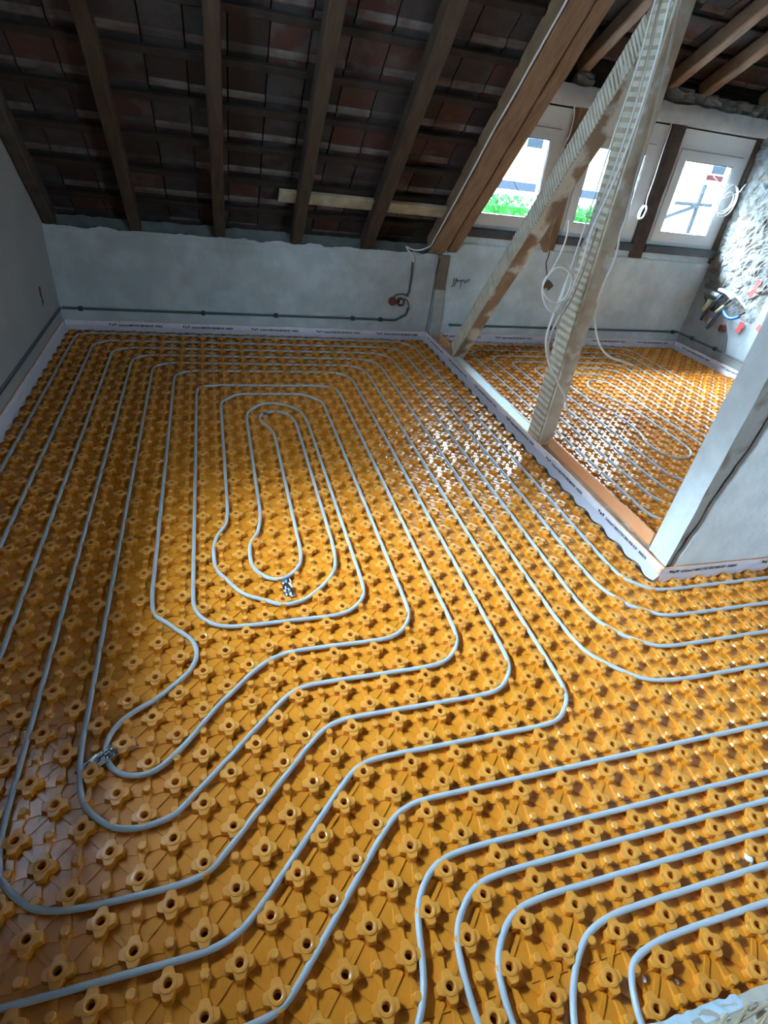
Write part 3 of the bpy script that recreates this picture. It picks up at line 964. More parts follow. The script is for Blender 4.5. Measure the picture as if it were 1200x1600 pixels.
pipe([(45, -5.5), (10.6, -5.5), (9.6, -5.75), (8.9, -6.3), (8.55, -7.0), (8.5, -8.5), (8.6, -10), (8.6, -16)], 'grey heating pipe at the lower right, second of the four bending down', SIDE)
pipe([(45, -6.5), (13.0, -6.5), (11.9, -6.8), (11.1, -7.4), (10.5, -8.2), (9.9, -9.4), (9.6, -11), (9.6, -16)], 'grey heating pipe at the lower right, third of the four bending down', SIDE)
pipe([(45, -7.5), (14.3, -7.5), (13.2, -7.7), (12.6, -8.2), (12.3, -9.0), (12.0, -10.4), (11.5, -12), (11.5, -16)], 'grey heating pipe at the lower right, innermost, bending down beside the straw heap', SIDE)
RG = 'heating pipes of the window room'
pipe([(66, 12.5), (31.5, 12.5, 3.2), (31.5, 50.3, 1.5), (55.3, 50.3, 1.8), (55.3, 14.5, 3), (33.5, 14.5, 3.2), (33.5, 48.4, 1.5), (53.2, 48.4, 1.8), (53.2, 16.5, 3), (35.5, 16.5, 3.0), (35.5, 46.5, 1.5), (51.2, 46.5, 1.8), (51.2, 18.5, 3), (37.5, 18.5, 2.8), (37.5, 44.6, 1.5),
      (49.2, 44.6, 1.8), (49.2, 20.5, 2), (46, 20.5)], 'grey heating pipe wound in the outer spiral of the window room', RG, ox=OX)
pipe([(47.2, 21.5), (47.2, 42.6, 1.8), (39.5, 42.6, 1.5), (39.5, 35), (39.8, 33.5), (40.4, 32), (40.5, 28.4), (40.0, 26.9), (39.5, 25.4), (39.7, 23.7), (40.6, 22.7), (41.6, 22.5), (42.6, 23.0), (43.3, 24.0), (43.5, 25.4), (43.5, 33.4), (42.9, 35.2), (41.9, 37.3), (41.9, 39.0), (42.6, 40.5), (43.8, 41.0), (44.9, 40.4), (45.5, 38.8), (45.5, 22), ],
     'grey heating pipe forming the innermost loop of the window room', RG, ox=OX)
pipe([(66, 10.9), (31.4, 10.9), (30.6, 11.7), (29.9, 13.0), (29.6, 15), (29.6, 51.6), (30.6, 52.8), (56.5, 52.8, 1.8), (57.2, 51.0), (57.2, 13.9)], 'grey heating pipe next to the orange foam strip, outermost in the window room', RG, ox=OX)

# ------------------------------------------------------------------ edge strips
FONT_SZ = 0.021


def text_mesh(body, size):
    c = D.curves.new('print', 'FONT')
    c.body = body
    c.size = size
    c.offset = 0.0006
    c.resolution_u = 2
    t = D.objects.new('print', c)
    COL.objects.link(t)
    dg = bpy.context.evaluated_depsgraph_get()
    me = D.meshes.new_from_object(t.evaluated_get(dg))
    D.objects.remove(t)
    return me


def print_mesh():
    me = text_mesh('Schlüter® BEKOTEC BRS 808 KSF   INSIDE', 0.021)
    me.materials.clear(); me.materials.append(M_INK)
    return me


TXT = print_mesh()
tx = np.zeros(len(TXT.vertices) * 3, np.float32); TXT.vertices.foreach_get('co', tx)
tx = tx.reshape(-1, 3)
tx[:, 0] = tx[:, 0] / tx[:, 0].max() * 0.335 + 0.075
TXT.vertices.foreach_set('co', tx.ravel())
bm_ = MB()
for k in range(3):
    x = 0.004 + k * 0.0195
    if k % 2 == 0: bm_.add([(x, .017, 0), (x + .009, 0, 0), (x + .018, .017, 0)], [(0, 1, 2)])
    else: bm_.add([(x, 0, 0), (x + .018, 0, 0), (x + .009, .017, 0)], [(0, 1, 2)])
_lo = bm_.build('logo', M_INK)
LOGO = _lo.data
D.objects.remove(_lo)


def edge_strip(p0, p1, side, label, prints=(), height=0.085, apron=1.0, seed=0, sag=None):
    """upright foam strip from p0 to p1 (2-D), printed face towards side, film apron scalloped over the studs"""
    p0, p1, side = Vector((*p0, 0)), Vector((*p1, 0)), Vector((*side, 0))
    L = (p1 - p0).length
    d = (p1 - p0).normalized()
    root = empty('edge_strip', p0)
    tag(root, label, 'edge insulation strip', 'perimeter strips with printed film')
    n = max(8, int(L / 0.02))
    th_ = 0.009
    b = MB()
    hts = [height + 0.004 * nz((k * .11, seed, 0), 1, seed) + 0.003 * nz((k * .5, seed, 3), 1, seed) + (sag(k / n) if sag else 0) for k in range(n + 1)]
    wob = [0.0025 * nz((k * .16, seed, 9), 1, seed) for k in range(n + 1)]
    vs = []
    for k in range(n + 1):
        q = d * (L * k / n) + side * wob[k]
        vs += [q, q + Vector((0, 0, hts[k])), q - side * th_ + Vector((0, 0, hts[k])), q - side * th_]
    fs, mi = [], []
    for k in range(n):
        for i in range(3):
            fs.append((k * 4 + i, k * 4 + 4 + i, k * 4 + 5 + i, k * 4 + 1 + i)); mi.append(0 if i < 1 else 1)
    fs += [(0, 1, 2, 3), (n * 4 + 3, n * 4 + 2, n * 4 + 1, n * 4)]; mi += [1, 1]
    b.add(vs, fs); b.mi = mi
    b.build('foam_strip', [M_STRIP, M_FOAM], root)
    if apron:
        b = MB()
        vs = []
        s0 = (p0.x if abs(d.x) > .5 else p0.y)
        for k in range(n + 1):
            s = L * k / n
            g = (s0 + (d.x + d.y) * s) / G
            ph = 0.5 + 0.5 * math.cos(g * math.pi)            # scallops follow the studs
            outw = (0.024 + 0.013 * (1 - ph) + 0.004 * nz((k * .3, 4, seed), 1, 2)) * apron
            q = d * s
            z1 = 0.047 + 0.004 * nz((k * .2, 1, seed), 1, 3)
            vs += [q + side * (0.002 + wob[k]) + Vector((0, 0, z1)), q + side * (0.010) + Vector((0, 0, z1 * .72)), q + side * (outw * .7) + Vector((0, 0, 0.024 - .004 * (1 - ph))), q + side * outw + Vector((0, 0, 0.017 - 0.009 * (1 - ph)))]
        b.add(vs, [(k * 4 + i, k * 4 + 4 + i, k * 4 + 5 + i, k * 4 + 1 + i) for k in range(n) for i in range(3)])
        b.build('film_apron', mat('apron_film', (0.80, 0.77, 0.86), 0.4, bump=0.3, bscale=30, bdist=0.004, trans=0.25), root, smooth=True)
    # printing: text x axis along the strip as seen from the side it faces
    X = Vector((0, 0, 1)).cross(-side).normalized() * -1
    X = (-side).cross(Vector((0, 0, 1)))
    for s in prints:
        mtx = Matrix.Identity(4)
        for i in range(3):
            mtx[i][0] = X[i]; mtx[i][1] = (0, 0, 1)[i]; mtx[i][2] = side[i]
        pos = d * s + side * 0.0045 + Vector((0, 0, 0.0475))
        for i in range(3): mtx[i][3] = pos[i]
        for nm, me in (('logo_print', LOGO), ('text_print', TXT)):
            o = D.objects.new(nm, me)
            COL.objects.link(o)
            o.parent = root
            o.matrix_local = mtx
    return root


edge_strip((-1.035, 4.045), (2.02, 4.045), (0, -1), 'pale printed edge strip along the foot of the knee wall', [0.315 + .563 * k - 0.0 for k in range(5)], seed=1)
edge_strip((-1.04, -1.4), (-1.04, 4.04), (1, 0), 'pale edge strip along the foot of the left wall', [], seed=2, height=0.08)
edge_strip((2.022, 0.632), (2.022, 4.04), (-1, 0), 'printed edge strip on the main room side of the sole plate', [3.411 - .632 - .566 * k for k in range(5)] + [3.34], seed=3)
edge_strip((2.016, 0.634), (3.65, 0.634), (0, -1), 'printed edge strip along the foot of the near partition wall', [0.045 + .563 * k for k in range(3)], seed=4, height=0.078, apron=0.45)
edge_strip((2.17, 4.045), (4.93, 4.045), (0, -1), 'printed edge strip along the back wall below the windows', [0.02 + .563 * k for k in range(5)], seed=5)
edge_strip((4.945, 0.82), (4.945, 4.04), (-1, 0), 'printed edge strip along the foot of the rubble stone wall', [3.1 - .563 * k for k in range(5)], seed=6)
edge_strip((2.150, 0.86), (2.150, 1.885), (1, 0), 'bright orange foam strip standing on the window side of the sole plate, near end', [], seed=7, height=0.098, apron=0)
edge_strip((2.150, 2.05), (2.150, 3.50), (1, 0), 'orange backed foam strip beside the film-covered sole plate', [], seed=8, height=0.060, apron=0)
edge_strip((2.165, 3.70), (2.165, 4.03), (1, 0), 'short orange foam strip in the corner behind the slanting brace', [], seed=9, height=0.080, apron=0)

# sole plate of the timber partition, film over its middle
root = empty('sole_plate', (2.085, 2.4, 0))
tag(root, 'low timber sole plate between the two rooms under the posts', 'timber beam')
b = MB()
b.beam((2.034 - 2.085, 0.80 - 2.4, -0.02), (0.105, 0, 0), (0, 0, .056), (0, 3.25, 0), 30, 0.005, 3)
b.build('timber', M_POST, root)
b = MB()
nn = 60
vs = []
for k in range(nn + 1):
    y = 2.06 + 1.42 * k / nn - 2.4
    for i, (x, z) in enumerate(((2.030, .070), (2.045, .067), (2.07, .058), (2.10, .055), (2.13, .056), (2.146, .060), (2.150, .055))):
        vs.append((x - 2.085 + 0.003 * nz((k * .3, i, 2), 1, 1), y, z + 0.003 * nz((k * .35, i * 2, 5), 1, 3)))
b.add(vs, [(k * 7 + i, k * 7 + i + 1, k * 7 + 8 + i, k * 7 + 7 + i) for k in range(nn) for i in range(6)])
tag(b.build('film_cover', M_FILM, root, smooth=True), 'blue-white film cover')

# ------------------------------------------------------------------ post and brace
root = empty('timber_post', (2.115, 1.965, 0.04))
tag(root, 'upright limed timber post with plaster key ridges, cables hanging beside it', 'post')
ox_, oy_, oz_ = root.location
b = MB()
b.beam((2.062 - ox_, 1.892 - oy_, 0), (0.110, 0, 0), (0, .148, 0), (0.0, 0.0, 2.73), 40, 0.006, 2)
b.build('shaft', M_POST, root)
b = MB()
b.box((2.0595 - ox_, 1.898 - oy_, 0.01), (2.066 - ox_, 2.034 - oy_, 2.62))
b.build('gap_shade_backing', M_GAPSHADE, root)  # added plate, darkens the gaps like shade
b = MB()
k = 0
z = 0.02
rr = random.Random(3)
while z < 2.6:
    h = 0.018 + rr.random() * 0.006
    y0 = 1.897 - oy_ + rr.random() * 0.004
    b.obox((2.056 - ox_, y0, z), (0.010, 0, 0), (0, 0.136 - rr.random() * .01, 0.004), (0, 0, h), 0.0035, rr)
    z += h + 0.015 + rr.random() * 0.005
b.build('plaster_ridges', M_REED, root)

DB = Vector((0, -0.585, 0.811)).normalized()
NB = Vector((0, 0.811, 0.585))
root = empty('timber_brace', (2.14, 3.58, 0.045))
tag(root, 'slanting timber brace rising from the sole plate to the upright post', 'post')
L0 = Vector(root.location)
b = MB()
bo = Vector((2.086, 3.485, 0.035)) - L0
b.beam(bo, (0.112, 0, 0), NB * 0.135, DB * 2.62, 40, 0.008, 5)
b.build('shaft', M_POSTB, root)
b = MB()
b.obox(bo + DB * .02 + NB * .004 + Vector((-0.003, 0, 0)), (0.006, 0, 0), NB * .126, DB * 2.5)
b.build('gap_shade_backing', M_GAPSHADE, root)
b = MB()
s = 0.03
while s < 2.50:
    w = 0.0125 + rr.random() * 0.003
    p = bo + DB * s + NB * 0.003 + Vector((-0.007, 0, 0))
    b.obox(p, (0.010, 0, 0), NB * (0.126 - rr.random() * 0.012) + DB * 0.02, DB * w, 0.003, rr)
    s += w + 0.0085 + rr.random() * .003
b.build('plaster_ridges', M_REED, root)

# old timber stub let into the knee wall under the double rafter
root = empty('wall_stud', (2.10, 4.045, 0.0))
tag(root, 'old timber stud set in the knee wall under the double rafter', 'post')
b = MB(); b.beam((-0.055, -0.010, 0.47), (0.098, 0, 0), (0, .07, 0), (-0.008, 0, 0.29), 8, 0.005, 9); b.build('timber', mat('dull_timber', (0.25, 0.20, 0.15), 0.9, col2=(0.18, 0.14, 0.10), scale=9, bump=0.5), root)
b = MB(); b.beam((-0.045, -0.007, 0.02), (0.105, 0, 0), (0, .06, 0), (-0.01, 0, 0.46), 14, 0.012, 12); b.build('render_fill', mat('stud_render', (0.42, 0.46, 0.46), 0.95, col2=(0.52, 0.56, 0.57), scale=14, bump=0.7, bscale=30), root)
b = MB(); b.tube([(-0.078, -0.011, 0.60), (-0.070, -0.013, 0.68), (-0.062, -0.011, 0.73)], 0.004, 6); b.tube([(-0.085, -0.009, 0.10), (-0.078, -0.011, 0.35), (-0.078, -0.010, 0.60)], 0.003, 6); b.build('crack', M_HOLE, root)

# ------------------------------------------------------------------ cables


def cable(pts, label, r=0.0055, m=M_CABLE, group=None, name='cable', cat='cable'):
    b = MB()
    b.tube(spline(pts, 0.018), r, 8)
    return tag(b.build(name, m, smooth=True), label, cat, group)


CG = 'white cables hanging by the post'
cable([(1.928, 1.840, 2.5), (1.928, 1.840, 2.146), (1.936, 1.840, 1.963), (1.927, 1.840, 1.795), (1.917, 1.840, 1.613), (1.911, 1.840, 1.402), (1.902, 1.840, 1.230), (1.892, 1.840, 1.045), (1.891, 1.838, 0.947), (1.875, 1.836, 0.890), (1.827, 1.834, 0.900), (1.781, 1.832, 0.949),
       (1.755, 1.830, 1.006), (1.764, 1.828, 1.063), (1.804, 1.826, 1.112), (1.859, 1.824, 1.106), (1.906, 1.826, 1.071), (1.917, 1.830, 1.008), (1.902, 1.835, 0.955), (1.860, 1.838, 0.938), (1.808, 1.842, 0.955), (1.772, 1.846, 0.991), (1.764, 1.85, 1.038), (1.790, 1.85, 1.086), (1.826, 1.86, 1.180), (1.832, 1.86, 1.268), (1.819, 1.86, 1.324)],
      'thin white cable by the post, ending in a loose round coil', 0.0042, group=CG)
cable([(1.96, 1.850, 2.5), (1.962, 1.850, 2.152), (1.981, 1.850, 1.970), (1.992, 1.850, 1.744), (1.977, 1.850, 1.528), (1.943, 1.850, 1.290), (1.899, 1.850, 1.043), (1.877, 1.850, 0.843), (1.873, 1.850, 0.755), (1.894, 1.848, 0.679), (1.944, 1.845, 0.591), (2.029, 1.84, 0.490), (2.118, 1.84, 0.385), (2.163, 1.845, 0.308), (2.232, 1.85, 0.220)],
      'white cable crossing in front of the post near its foot', 0.0062, group=CG)
cable([(2.0, 1.845, 2.5), (2.004, 1.845, 2.158), (2.020, 1.845, 2.007), (2.024, 1.845, 1.795), (2.013, 1.845, 1.623), (1.983, 1.845, 1.435), (1.956, 1.845, 1.286), (1.955, 1.845, 1.095), (1.926, 1.850, 0.901), (1.900, 1.855, 0.782), (1.905, 1.858, 0.703), (1.935, 1.860, 0.637)],
      'white cable running close to the post and ending beside its ridged face', 0.0062, group=CG)
cable([(1.992, 1.856, 1.30), (1.986, 1.856, 1.10), (1.965, 1.856, 0.948), (1.942, 1.858, 0.879), (1.930, 1.860, 0.823), (1.945, 1.860, 0.739), (1.972, 1.860, 0.644)], 'short white cable tail against the ridged face of the post', 0.005, group=CG)
cable([(2.07, 1.87, 2.5), (2.074, 1.87, 2.175), (2.096, 1.87, 1.977), (2.119, 1.875, 1.782), (2.126, 1.875, 1.683), (2.140, 1.88, 1.537), (2.158, 1.88, 1.358), (2.154, 1.88, 1.298), (2.172, 1.88, 1.163), (2.156, 1.89, 0.992), (2.177, 1.9, 0.875), (2.228, 1.9, 0.768), (2.299, 1.9, 0.679), (2.384, 1.9, 0.627), (2.479, 1.9, 0.601), (2.569, 1.9, 0.578)],
      'white cable hanging right of the post, its end curving towards the window room', 0.0062, group=CG)
cable([(2.985, 4.05, 1.93), (3.009, 4.050, 1.861), (3.010, 4.050, 1.741), (2.992, 4.050, 1.687), (2.97, 4.05, 1.62)], 'white cable end hanging from the header beside the first window', 0.006)
cable([(2.46, 4.0, 1.56), (2.497, 4.000, 1.495), (2.546, 4.000, 1.401), (2.633, 4.000, 1.308), (2.744, 4.000, 1.222), (2.85, 4.0, 1.20)], 'thin dark cable hanging across the pane of the first window', 0.0035, M_CABLEG)
# hanging bundle on the upright between windows two and three
cp = [(3.925, 4.02, 1.92), (3.922, 4.000, 1.889), (3.924, 4.000, 1.725), (3.931, 4.000, 1.516), (3.928, 4.000, 1.376), (3.940, 4.000, 1.306)]
for k in range(26):
    t = k / 25
    a = t * 6 * math.pi
    cp.append((3.925 - 0.035 * t * .3 + 0.030 * math.cos(a), 3.985 + 0.012 * math.sin(a * .5), 1.255 + 0.055 * math.sin(a) + 0.01 * math.cos(a)))
cable(cp, 'white cable with a bundled end hanging on the upright between windows', 0.0045)
cp = [(4.56, 4.0, 1.595), (4.60, 3.985, 1.575), (4.640, 3.98, 1.540)]
for k in range(44):
    t = k / 43
    a = 2.2 + t * 6.3 * math.pi
    rr_ = 0.085 + 0.022 * math.sin(t * 9)
    cp.append((4.755 + 0.03 * t + rr_ * math.cos(a) + 0.012 * math.sin(t * 13), 3.975 - 0.03 * t, 1.425 + 0.02 * math.sin(t * 7) + (rr_ + .02) * math.sin(a)))
cp += [(4.87, 3.96, 1.50), (4.90, 3.97, 1.54), (4.94, 3.99, 1.57)]
cable(cp, 'white cable coil hanging in front of the right window frame', 0.0048)
cable([(1.93, 2.30, 2.54), (1.936, 2.604, 2.236), (1.936, 2.670, 2.170), (1.934, 2.825, 2.015), (1.933, 2.986, 1.854), (1.925, 3.185, 1.655), (1.930, 3.405, 1.435), (1.930, 3.708, 1.132), (1.928, 3.998, 0.842), (1.925, 4.02, 0.828), (1.878, 4.035, 0.797), (1.810, 4.035, 0.782), (1.750, 4.035, 0.793), (1.712, 4.035, 0.808), (1.745, 4.035, 0.772), (1.788, 4.036, 0.734), (1.798, 4.036, 0.684)],
      'white cable clipped along the left side of the double rafter', 0.006)
# dark cable in the chased groove
HG = 'grey cables in wall grooves'


def chase(pts, clips, label, n_):
    root = empty('grooved_cable', pts[0])
    tag(root, label, 'cable', HG)
    l0 = Vector(pts[0])
    P = [Vector(p) - l0 for p in pts]
    n_ = Vector(n_)
    b = MB()
    for a, c in zip(P[:-1], P[1:]):
        dd = (c - a).normalized()
        v = dd.cross(n_).normalized() * 0.011
        b.obox(a - v, c - a, v * 2, n_ * 0.0035)
    b.build('groove', M_CHASE, root)
    b = MB(); b.tube([p + n_ * .005 + Vector((0, 0, -.003)) for p in P], 0.0062, 8); b.build('cable_run', M_CABLEG, root)
    for c in clips:
        b = MB()
        c = Vector(c) - l0
        b.box(c + Vector((-.014, -.014, -.016)), c + Vector((.014, .014, .016)))
        b.build('clip', M_NAVY, root)


chase([(-1.03, 4.052, 0.172), (-0.069, 4.052, 0.175), (1.357, 4.052, 0.183), (1.70, 4.052, 0.182), (1.80, 4.052, 0.235), (1.815, 4.052, 0.30)], [(-0.9, 4.046, .173), (0.02, 4.046, .176), (0.62, 4.046, .180), (1.30, 4.046, .183), (1.56, 4.046, .183)], 'dark grey cable in a groove along the knee wall, left part', (0, -1, 0))
chase([(1.798, 4.052, 0.69), (1.805, 4.052, 0.56), (1.80, 4.052, 0.43), (1.775, 4.052, 0.40)], [], 'dark grey cable in the groove dropping to the red wall boxes', (0, -1, 0))
chase([(-1.046, 4.05, 0.170), (-1.046, 2.4, 0.172), (-1.046, 0.2, 0.175)], [], 'dark grey cable in a groove along the left wall', (1, 0, 0))
chase([(2.24, 4.052, 0.158), (2.45, 4.052, 0.158), (4.93, 4.052, 0.180)], [(2.6, 4.046, .159), (3.35, 4.046, .166), (4.86, 4.046, .178)], 'dark grey cable in a groove below the windows', (0, -1, 0))
chase([(4.955, 4.05, 0.172), (4.955, 3.16, 0.178), (4.955, 2.2, 0.18)], [(4.951, 3.85, .174), (4.951, 3.52, .176)], 'dark grey cable in a groove along the stone wall', (-1, 0, 0))
chase([(4.950, 3.48, 0.35), (4.952, 3.43, 0.21), (4.953, 3.425, 0.18)], [], 'short grey cable in the groove below the round red wall box', (-1, 0, 0))

# ------------------------------------------------------------------ wall boxes


def wall_box(c, ax, r, label, group=None, wires=()):
    root = empty('junction_box', c)
    tag(root, label, 'electrical box', group)
    n = 20
    def ring(rad, dpt): return [(rad * math.cos(2 * math.pi * i / n), rad * math.sin(2 * math.pi * i / n), dpt) for i in range(n)]
    def tr(p): return (p[0], -p[2], p[1]) if ax == 'y' else (-p[2], -p[0], p[1])
    b = MB()
    rings = [ring(r, -.01), ring(r, .010), ring(r * .86, .010), ring(r * .84, -.002)]
    vs = [tr(p) for q in rings for p in q]
    b.add(vs, [(k * n + i, k * n + (i + 1) % n, (k + 1) * n + (i + 1) % n, (k + 1) * n + i) for k in range(3) for i in range(n)])
    b.build('rim', M_BOX, root)
    b = MB(); b.add([tr(p) for p in ring(r * .84, -.002)], [tuple(range(n))]); b.build('back_plate', M_BOXIN if wires else M_BOX, root)
    if wires:
        b = MB()
        for w in wires: b.tube([tr(p) for p in w], 0.0035, 6)
        b.build('wire', M_RED if len(wires) < 3 else M_CABLE, root)


BG = 'round red wall boxes on the knee wall'
wall_box((1.655, 4.046, 0.349), 'y', 0.037, 'left one of two joined red round boxes set in the knee wall', BG)
wall_box((1.731, 4.046, 0.346), 'y', 0.037, 'right one of two joined red round boxes, wire ends inside', BG, wires=[[(-.01, .02, .004), (0.012, .0, .012), (.02, -.02, .006)], [(0, -.02, .004), (.0, .01, .012), (.015, .022, .006)], [(-.015, -.01, .004), (.01, -.005, .013), (.02, .01, .006)]])
cable([(1.80, 4.045, 0.40), (1.74, 4.043, 0.415), (1.68, 4.044, 0.405), (1.662, 4.044, 0.385)], 'short grey cable curving over to the left red box', 0.006, M_CABLEG)
cable([(1.76, 4.044, 0.375), (1.795, 4.043, 0.36), (1.815, 4.044, 0.31), (1.815, 4.045, 0.27)], 'short grey cable curving down from the right red box', 0.006, M_CABLEG)
wall_box((4.948, 3.545, 0.375), 'x', 0.038, 'single round red box low on the rubble stone wall', wires=[[(0, .02, .004), (.01, .03, .02), (-.01, .05, .01)]])

# loose wiring and pipe ends sticking out of the stone wall above it
root = empty('wiring_bundle', (4.94, 3.60, 0.60))
tag(root, 'bundle of stripped cables, white tubes and foam hanging on the stone wall', 'cable bundle')


def wb(name, pts, r, m):
    b = MB(); b.tube([Vector(p) - Vector((4.94, 3.60, 0.60)) for p in spline(pts, .02)], r, 8); b.build(name, m, root, smooth=True)


wb('white_tube', [(4.945, 3.77, 0.685), (4.915, 3.64, 0.690), (4.90, 3.53, 0.660)], 0.018, M_TUBE)
wb('white_tube', [(4.93, 3.60, 0.705), (4.915, 3.46, 0.665), (4.91, 3.34, 0.615)], 0.008, M_TUBE)
wb('white_tube', [(4.935, 3.82, 0.640), (4.91, 3.72, 0.640)], 0.022, M_TUBE)
wb('grey_tube', [(4.955, 3.97, 0.640), (4.935, 3.84, 0.640)], 0.026, mat('grey_tube', (0.22, 0.24, 0.24), .6))
wb('yellow_foam', [(4.93, 3.80, 0.58), (4.915, 3.80, 0.52), (4.92, 3.83, 0.48)], 0.030, M_YEL)
wb('yellow_foam', [(4.915, 3.585, 0.60), (4.90, 3.61, 0.55), (4.91, 3.66, 0.50)], 0.017, M_YEL)
wb('yellow_foam', [(4.93, 3.68, 0.43), (4.92, 3.69, 0.38)], 0.026, M_YEL)
wb('dark_cable', [(4.93, 3.69, 0.66), (4.90, 3.70, 0.60), (4.90, 3.74, 0.53), (4.91, 3.79, 0.45), (4.92, 3.81, 0.38)], 0.015, M_NAVY)
wb('dark_cable', [(4.93, 3.56, 0.66), (4.905, 3.58, 0.61), (4.91, 3.61, 0.56)], 0.015, M_BLACK)
wb('dark_cable', [(4.92, 3.63, 0.50), (4.905, 3.65, 0.42), (4.915, 3.69, 0.33)], 0.014, M_NAVY)
wb('dark_cable', [(4.92, 3.35, 0.585), (4.905, 3.385, 0.55), (4.91, 3.42, 0.515)], 0.011, M_BLACK)
wb('blue_tube', [(4.92, 3.60, 0.545), (4.90, 3.55, 0.515), (4.89, 3.485, 0.495), (4.895, 3.42, 0.505), (4.905, 3.375, 0.54)], 0.015, M_BLUE)
b = MB()
cc = Vector((4.905, 3.71, 0.545)) - Vector((4.94, 3.60, 0.60))
b.tube([cc + Vector((0.004 * math.sin(k), 0.034 * math.cos(k / 16 * 6.283), 0.042 * math.sin(k / 16 * 6.283))) for k in range(17)], 0.013, 8)
b.build('black_ring', M_BLACK, root, smooth=True)
wb('copper_wire', [(4.95, 3.92, 0.58), (4.935, 3.87, 0.56), (4.94, 3.85, 0.48)], 0.004, M_HRED)

# red marker strokes on the stone wall


def stroke(pts, w, m, label):
    b = MB()
    P = [Vector(p) for p in pts]
    for a, c in zip(P[:-1], P[1:]):
        dd = (c - a).normalized()
        v = dd.cross(Vector((1, 0, 0))).normalized() * w
        b.obox(a - v, c - a, v * 2, Vector((0.004, 0, 0)), 0.006, rr)
    tag(b.build('paint_mark', m), label, 'paint mark', 'red marks on the stone wall')


stroke([(4.925, 3.395, 0.715), (4.922, 3.372, 0.78), (4.922, 3.362, 0.87)], 0.020, M_RED, 'long red paint stroke on the stone wall above the blue tube')
stroke([(4.948, 3.372, 0.400), (4.946, 3.352, 0.44), (4.944, 3.345, 0.49)], 0.028, M_RED, 'red paint blot on the stone wall right of the round box')
stroke([(4.945, 3.168, 0.475), (4.945, 3.152, 0.52)], 0.020, M_RED, 'small red paint dot on the wall beside the smooth plaster')
stroke([(4.940, 3.178, 0.60), (4.938, 3.172, 0.69)], 0.024, M_PINK, 'pinkish paint mark at the right edge of the stone wall')
stroke([(4.955, 3.80, 0.36), (4.953, 3.84, 0.46)], 0.009, M_PINK, 'thin pink stroke on the wall left of the wiring bundle')
# handwriting on the plaster
b = MB()
wr_ = [[(2.215, .575), (2.212, .53), (2.205, .50), (2.195, .505)], [(2.238, .578), (2.232, .54), (2.226, .505)], [(2.232, .55), (2.245, .565), (2.25, .545), (2.262, .562), (2.27, .548), (2.28, .566), (2.29, .555), (2.288, .49)], [(2.29, .55), (2.305, .568), (2.312, .548), (2.325, .566), (2.328, .535), (2.34, .56), (2.362, .575), (2.36, .55)]]
for w_ in wr_:
    b.tube([(x, 4.048, z) for x, z in w_], 0.003, 5)
tag(b.build('handwriting', M_INK), 'small dark handwritten scribble on the plaster left of the brace', 'writing')

# ------------------------------------------------------------------ foil tapes


def foil(c, ux, w, l, label, seed):
    b = MB()
    ux = Vector(ux).normalized()
    vx = Vector((-ux.y, ux.x, 0))
    o_ = Vector(c)
    b.grid(-ux * l / 2 - vx * w / 2, ux * l, vx * w, 26, 12, lambda a, c_: Vector((0.004 * nz((a * 8, c_ * 5, seed), 1, 1), 0.004 * nz((a * 8, c_ * 5, seed + 5), 1, 1), 0.0175 * max(0.0, math.cos((a - .5) * math.pi)) ** 2.2 + 0.005 * nz((a * 9, c_ * 6, seed + 2), 1, 1))))
    o = b.build('foil_tape', M_FOIL)
    o.location = o_
    tag(o, label, 'tape', 'foil tapes on the pipes')


foil((-0.265, 0.195, 0.0075), (0.87, 0.50, 0), 0.044, 0.165, 'crumpled silver foil tape round the pipe bend at the lower left', 2)
foil((0.325, 0.842, 0.0075), (0.12, -1, 0), 0.042, 0.135, 'crumpled silver foil tape on the bottom bend of the innermost loop', 5)
foil((0.385, 2.442, 0.0075), (0.2, 1, 0), 0.036, 0.085, 'small silver foil tape on the hooked far end of the innermost loop', 9)

# ------------------------------------------------------------------ broken plaster with straw at the lower right corner
root = empty('plaster_rubble', (1.5, -1.05, 0.0))
tag(root, 'heap of broken pale plaster and straw in the lower right corner', 'rubble')
L0 = Vector(root.location)
b = MB()
def rub(a, c):
    x = 0.95 + 1.5 * a
    y = -0.700 - 0.75 * c
    edge = min(1, c / 0.10) * min(1, a / 0.05)
    z = 0.026 + 0.046 * edge + 0.030 * noise.fractal(Vector((x * 12, y * 12, 3)), .9, 2.1, 5) * edge - 0.0 * a
    return Vector((0.02 * nz((c * 14, 1, 1), 1, 2) if a < .02 else 0, 0.006 * nz((a * 22, 3, 1), 1, 2) if c < .02 else 0, z))
b.grid(Vector((0.95, -0.700, 0)) - L0, (1.5, 0, 0), (0, -0.75, 0), 110, 60, rub)
for v in range(len(b.v)): pass
b.build('plaster_crust', M_PALEPL, root)
b = MB(); b.box(Vector((0.985, -1.42, 0.028)) - L0, Vector((2.4, -0.725, 0.055)) - L0); b.build('clay_core', M_RUB, root)
b = MB()
b.grid(Vector((0.925, -0.694, 0.027)) - L0, (0.25, -0.004, 0), (0.015, -0.085, 0.050), 40, 10, lambda a, c: Vector((0, 0.05 * a * c + 0.004 * nz((a * 14, c, 0), 1, 4), -0.03 * a * c + 0.009 * nz((a * 9, c * 3, 2), 1, 4))))
b.build('film_scrap', M_SCRAP, root, smooth=True)
rs = random.Random(8)
for k in range(80):
    x = 1.00 + rs.random() * 0.42
    y = -0.735 - rs.random() * 0.10
    a = rs.random() * 1.0 - 0.25
    l = 0.06 + rs.random() * 0.11
    z = 0.088 + rs.random() * 0.014
    b = MB()
    c = Vector((x, y, z)) - L0
    dd = Vector((math.cos(a), math.sin(a) * .6, (rs.random() - .5) * .10))
    b.tube([c - dd * l / 2, c + Vector((0, 0, .004)), c + dd * l / 2], 0.0016 + rs.random() * .0022, 6)
    b.build('straw', M_STRAW if rs.random() < .6 else M_PALEW, root)
b = MB()
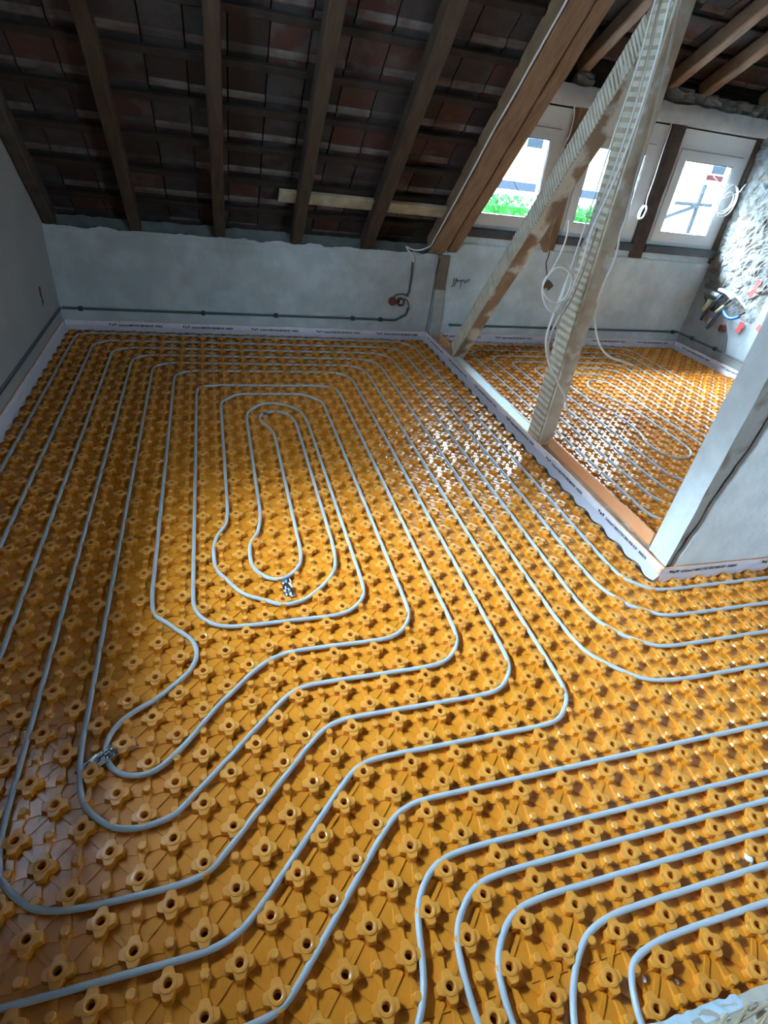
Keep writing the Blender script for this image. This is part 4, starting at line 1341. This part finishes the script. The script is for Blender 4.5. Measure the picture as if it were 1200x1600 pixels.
for k in range(12):
    rock(b, Vector((1.0 + rs.random() * .45, -0.72 - rs.random() * .10, 0.078)) - L0, (0.008 + rs.random() * .010, 0.008, 0.006), k * 2.2)
b.build('clay_lump', M_RUB, root)
for k, (x, y, r, lb) in enumerate(((1.471, -0.46, .011, 'largest white plaster crumb on the panel near the right edge'), (0.993, -0.274, .005, 'tiny white crumb beside a pipe at the lower right'), (0.990, -0.619, .006, 'small white crumb left of the straw heap'), (1.067, -0.643, .005, 'small white crumb just above the straw heap'))):
    b = MB(); rock(b, (x, y, r * .8), (r * .8, r * 1.25, r * .8), k * 4.4)
    tag(b.build('plaster_crumb', M_CRUMB), lb, 'crumb', 'plaster crumbs on the panels')

# ------------------------------------------------------------------ the street outside
b = MB(); b.box((-40, 4.6, -3.2), (60, 60, -3.0)); struct(b.build('ground', M_STREET))
root = empty('house', (9, 17, -3))
tag(root, 'bright rendered house across the street seen through the windows', 'house')
L0 = Vector(root.location)
b = MB(); b.box((-14, 0, 0), (20, 6, 9.5)); b.build('wall', M_HOUSE, root)
for x in (-9, -6.4, -1.8, 0.4, 3.3, 5.6, 7.4, 9.6):
    for z in (4.75, 6.9):
        b = MB(); b.box((x, -.06, z), (x + .50, .02, z + .8)); f = b.build('window', M_HWIN, root)
        if x >= 7:
            b = MB(); b.box((x - .12, -.14, z - .20), (x + .62, 0, z - .04)); b.build('sill', M_HRED, f)
b = MB(); b.box((-14, -.10, 2.55), (20, 0, 2.85)); b.build('plinth_band', M_RAIL, root)
b = MB(); b.box((3.2, -.9, 2.75), (5.2, -.1, 2.95)); b.build('awning', M_HRED, root)
rh = random.Random(4)
for hx0, hx1, zt, lb in ((4.6, 7.0, 0.78, 'green hedge seen low through the first window'), (7.9, 9.1, 0.72, 'green hedge seen low through the second window')):
    b = MB()
    for k in range(2600):
        c = Vector((hx0 + rh.random() * (hx1 - hx0), 11.4 + rh.random() * 0.9, -1.2 + rh.random() * (zt + 1.2)))
        s = 0.05 + rh.random() * .05
        u = Vector((rh.random() - .5, rh.random() - .5, rh.random() - .5)).normalized() * s
        v = u.orthogonal().normalized() * s * .6
        b.add([c - u, c + v, c + u, c - v], [(0, 1, 2, 3)])
    b.box((hx0 + .1, 11.6, -3), (hx1 - .1, 12.1, zt - .2))
    tag(b.build('hedge', M_LEAF), lb, 'hedge', 'hedges across the street')
root = empty('garden_rail', (7, 11.2, -3))
tag(root, 'grey horizontal rail above the hedges outside', 'railing')
b = MB(); b.box((-2.8, 0, 3.92), (2.6, .05, 4.08)); b.build('rail', M_RAIL, root)
for x in (-2.7, 0.1, 2.5):
    b = MB(); b.box((x, 0, 0), (x + .06, .05, 3.92)); b.build('post', M_RAIL, root)
b = MB(); b.tube([(10.05, 10.0, -3.0), (9.98, 10.0, 1.48)], 0.045, 8); b.tube([(9.2, 10.0, 0.80), (9.99, 10.0, 1.10)], 0.04, 8); b.tube([(9.4, 10.0, 1.10), (10.35, 10.0, 1.13)], 0.035, 8)
tag(b.build('street_pole', M_POLE), 'dark leaning pole with a side arm seen through the right window', 'pole')
SC.cycles.use_denoising = True
SC.cycles.max_bounces = 10
SC.cycles.diffuse_bounces = 6
SC.cycles.sample_clamp_indirect = 6.0
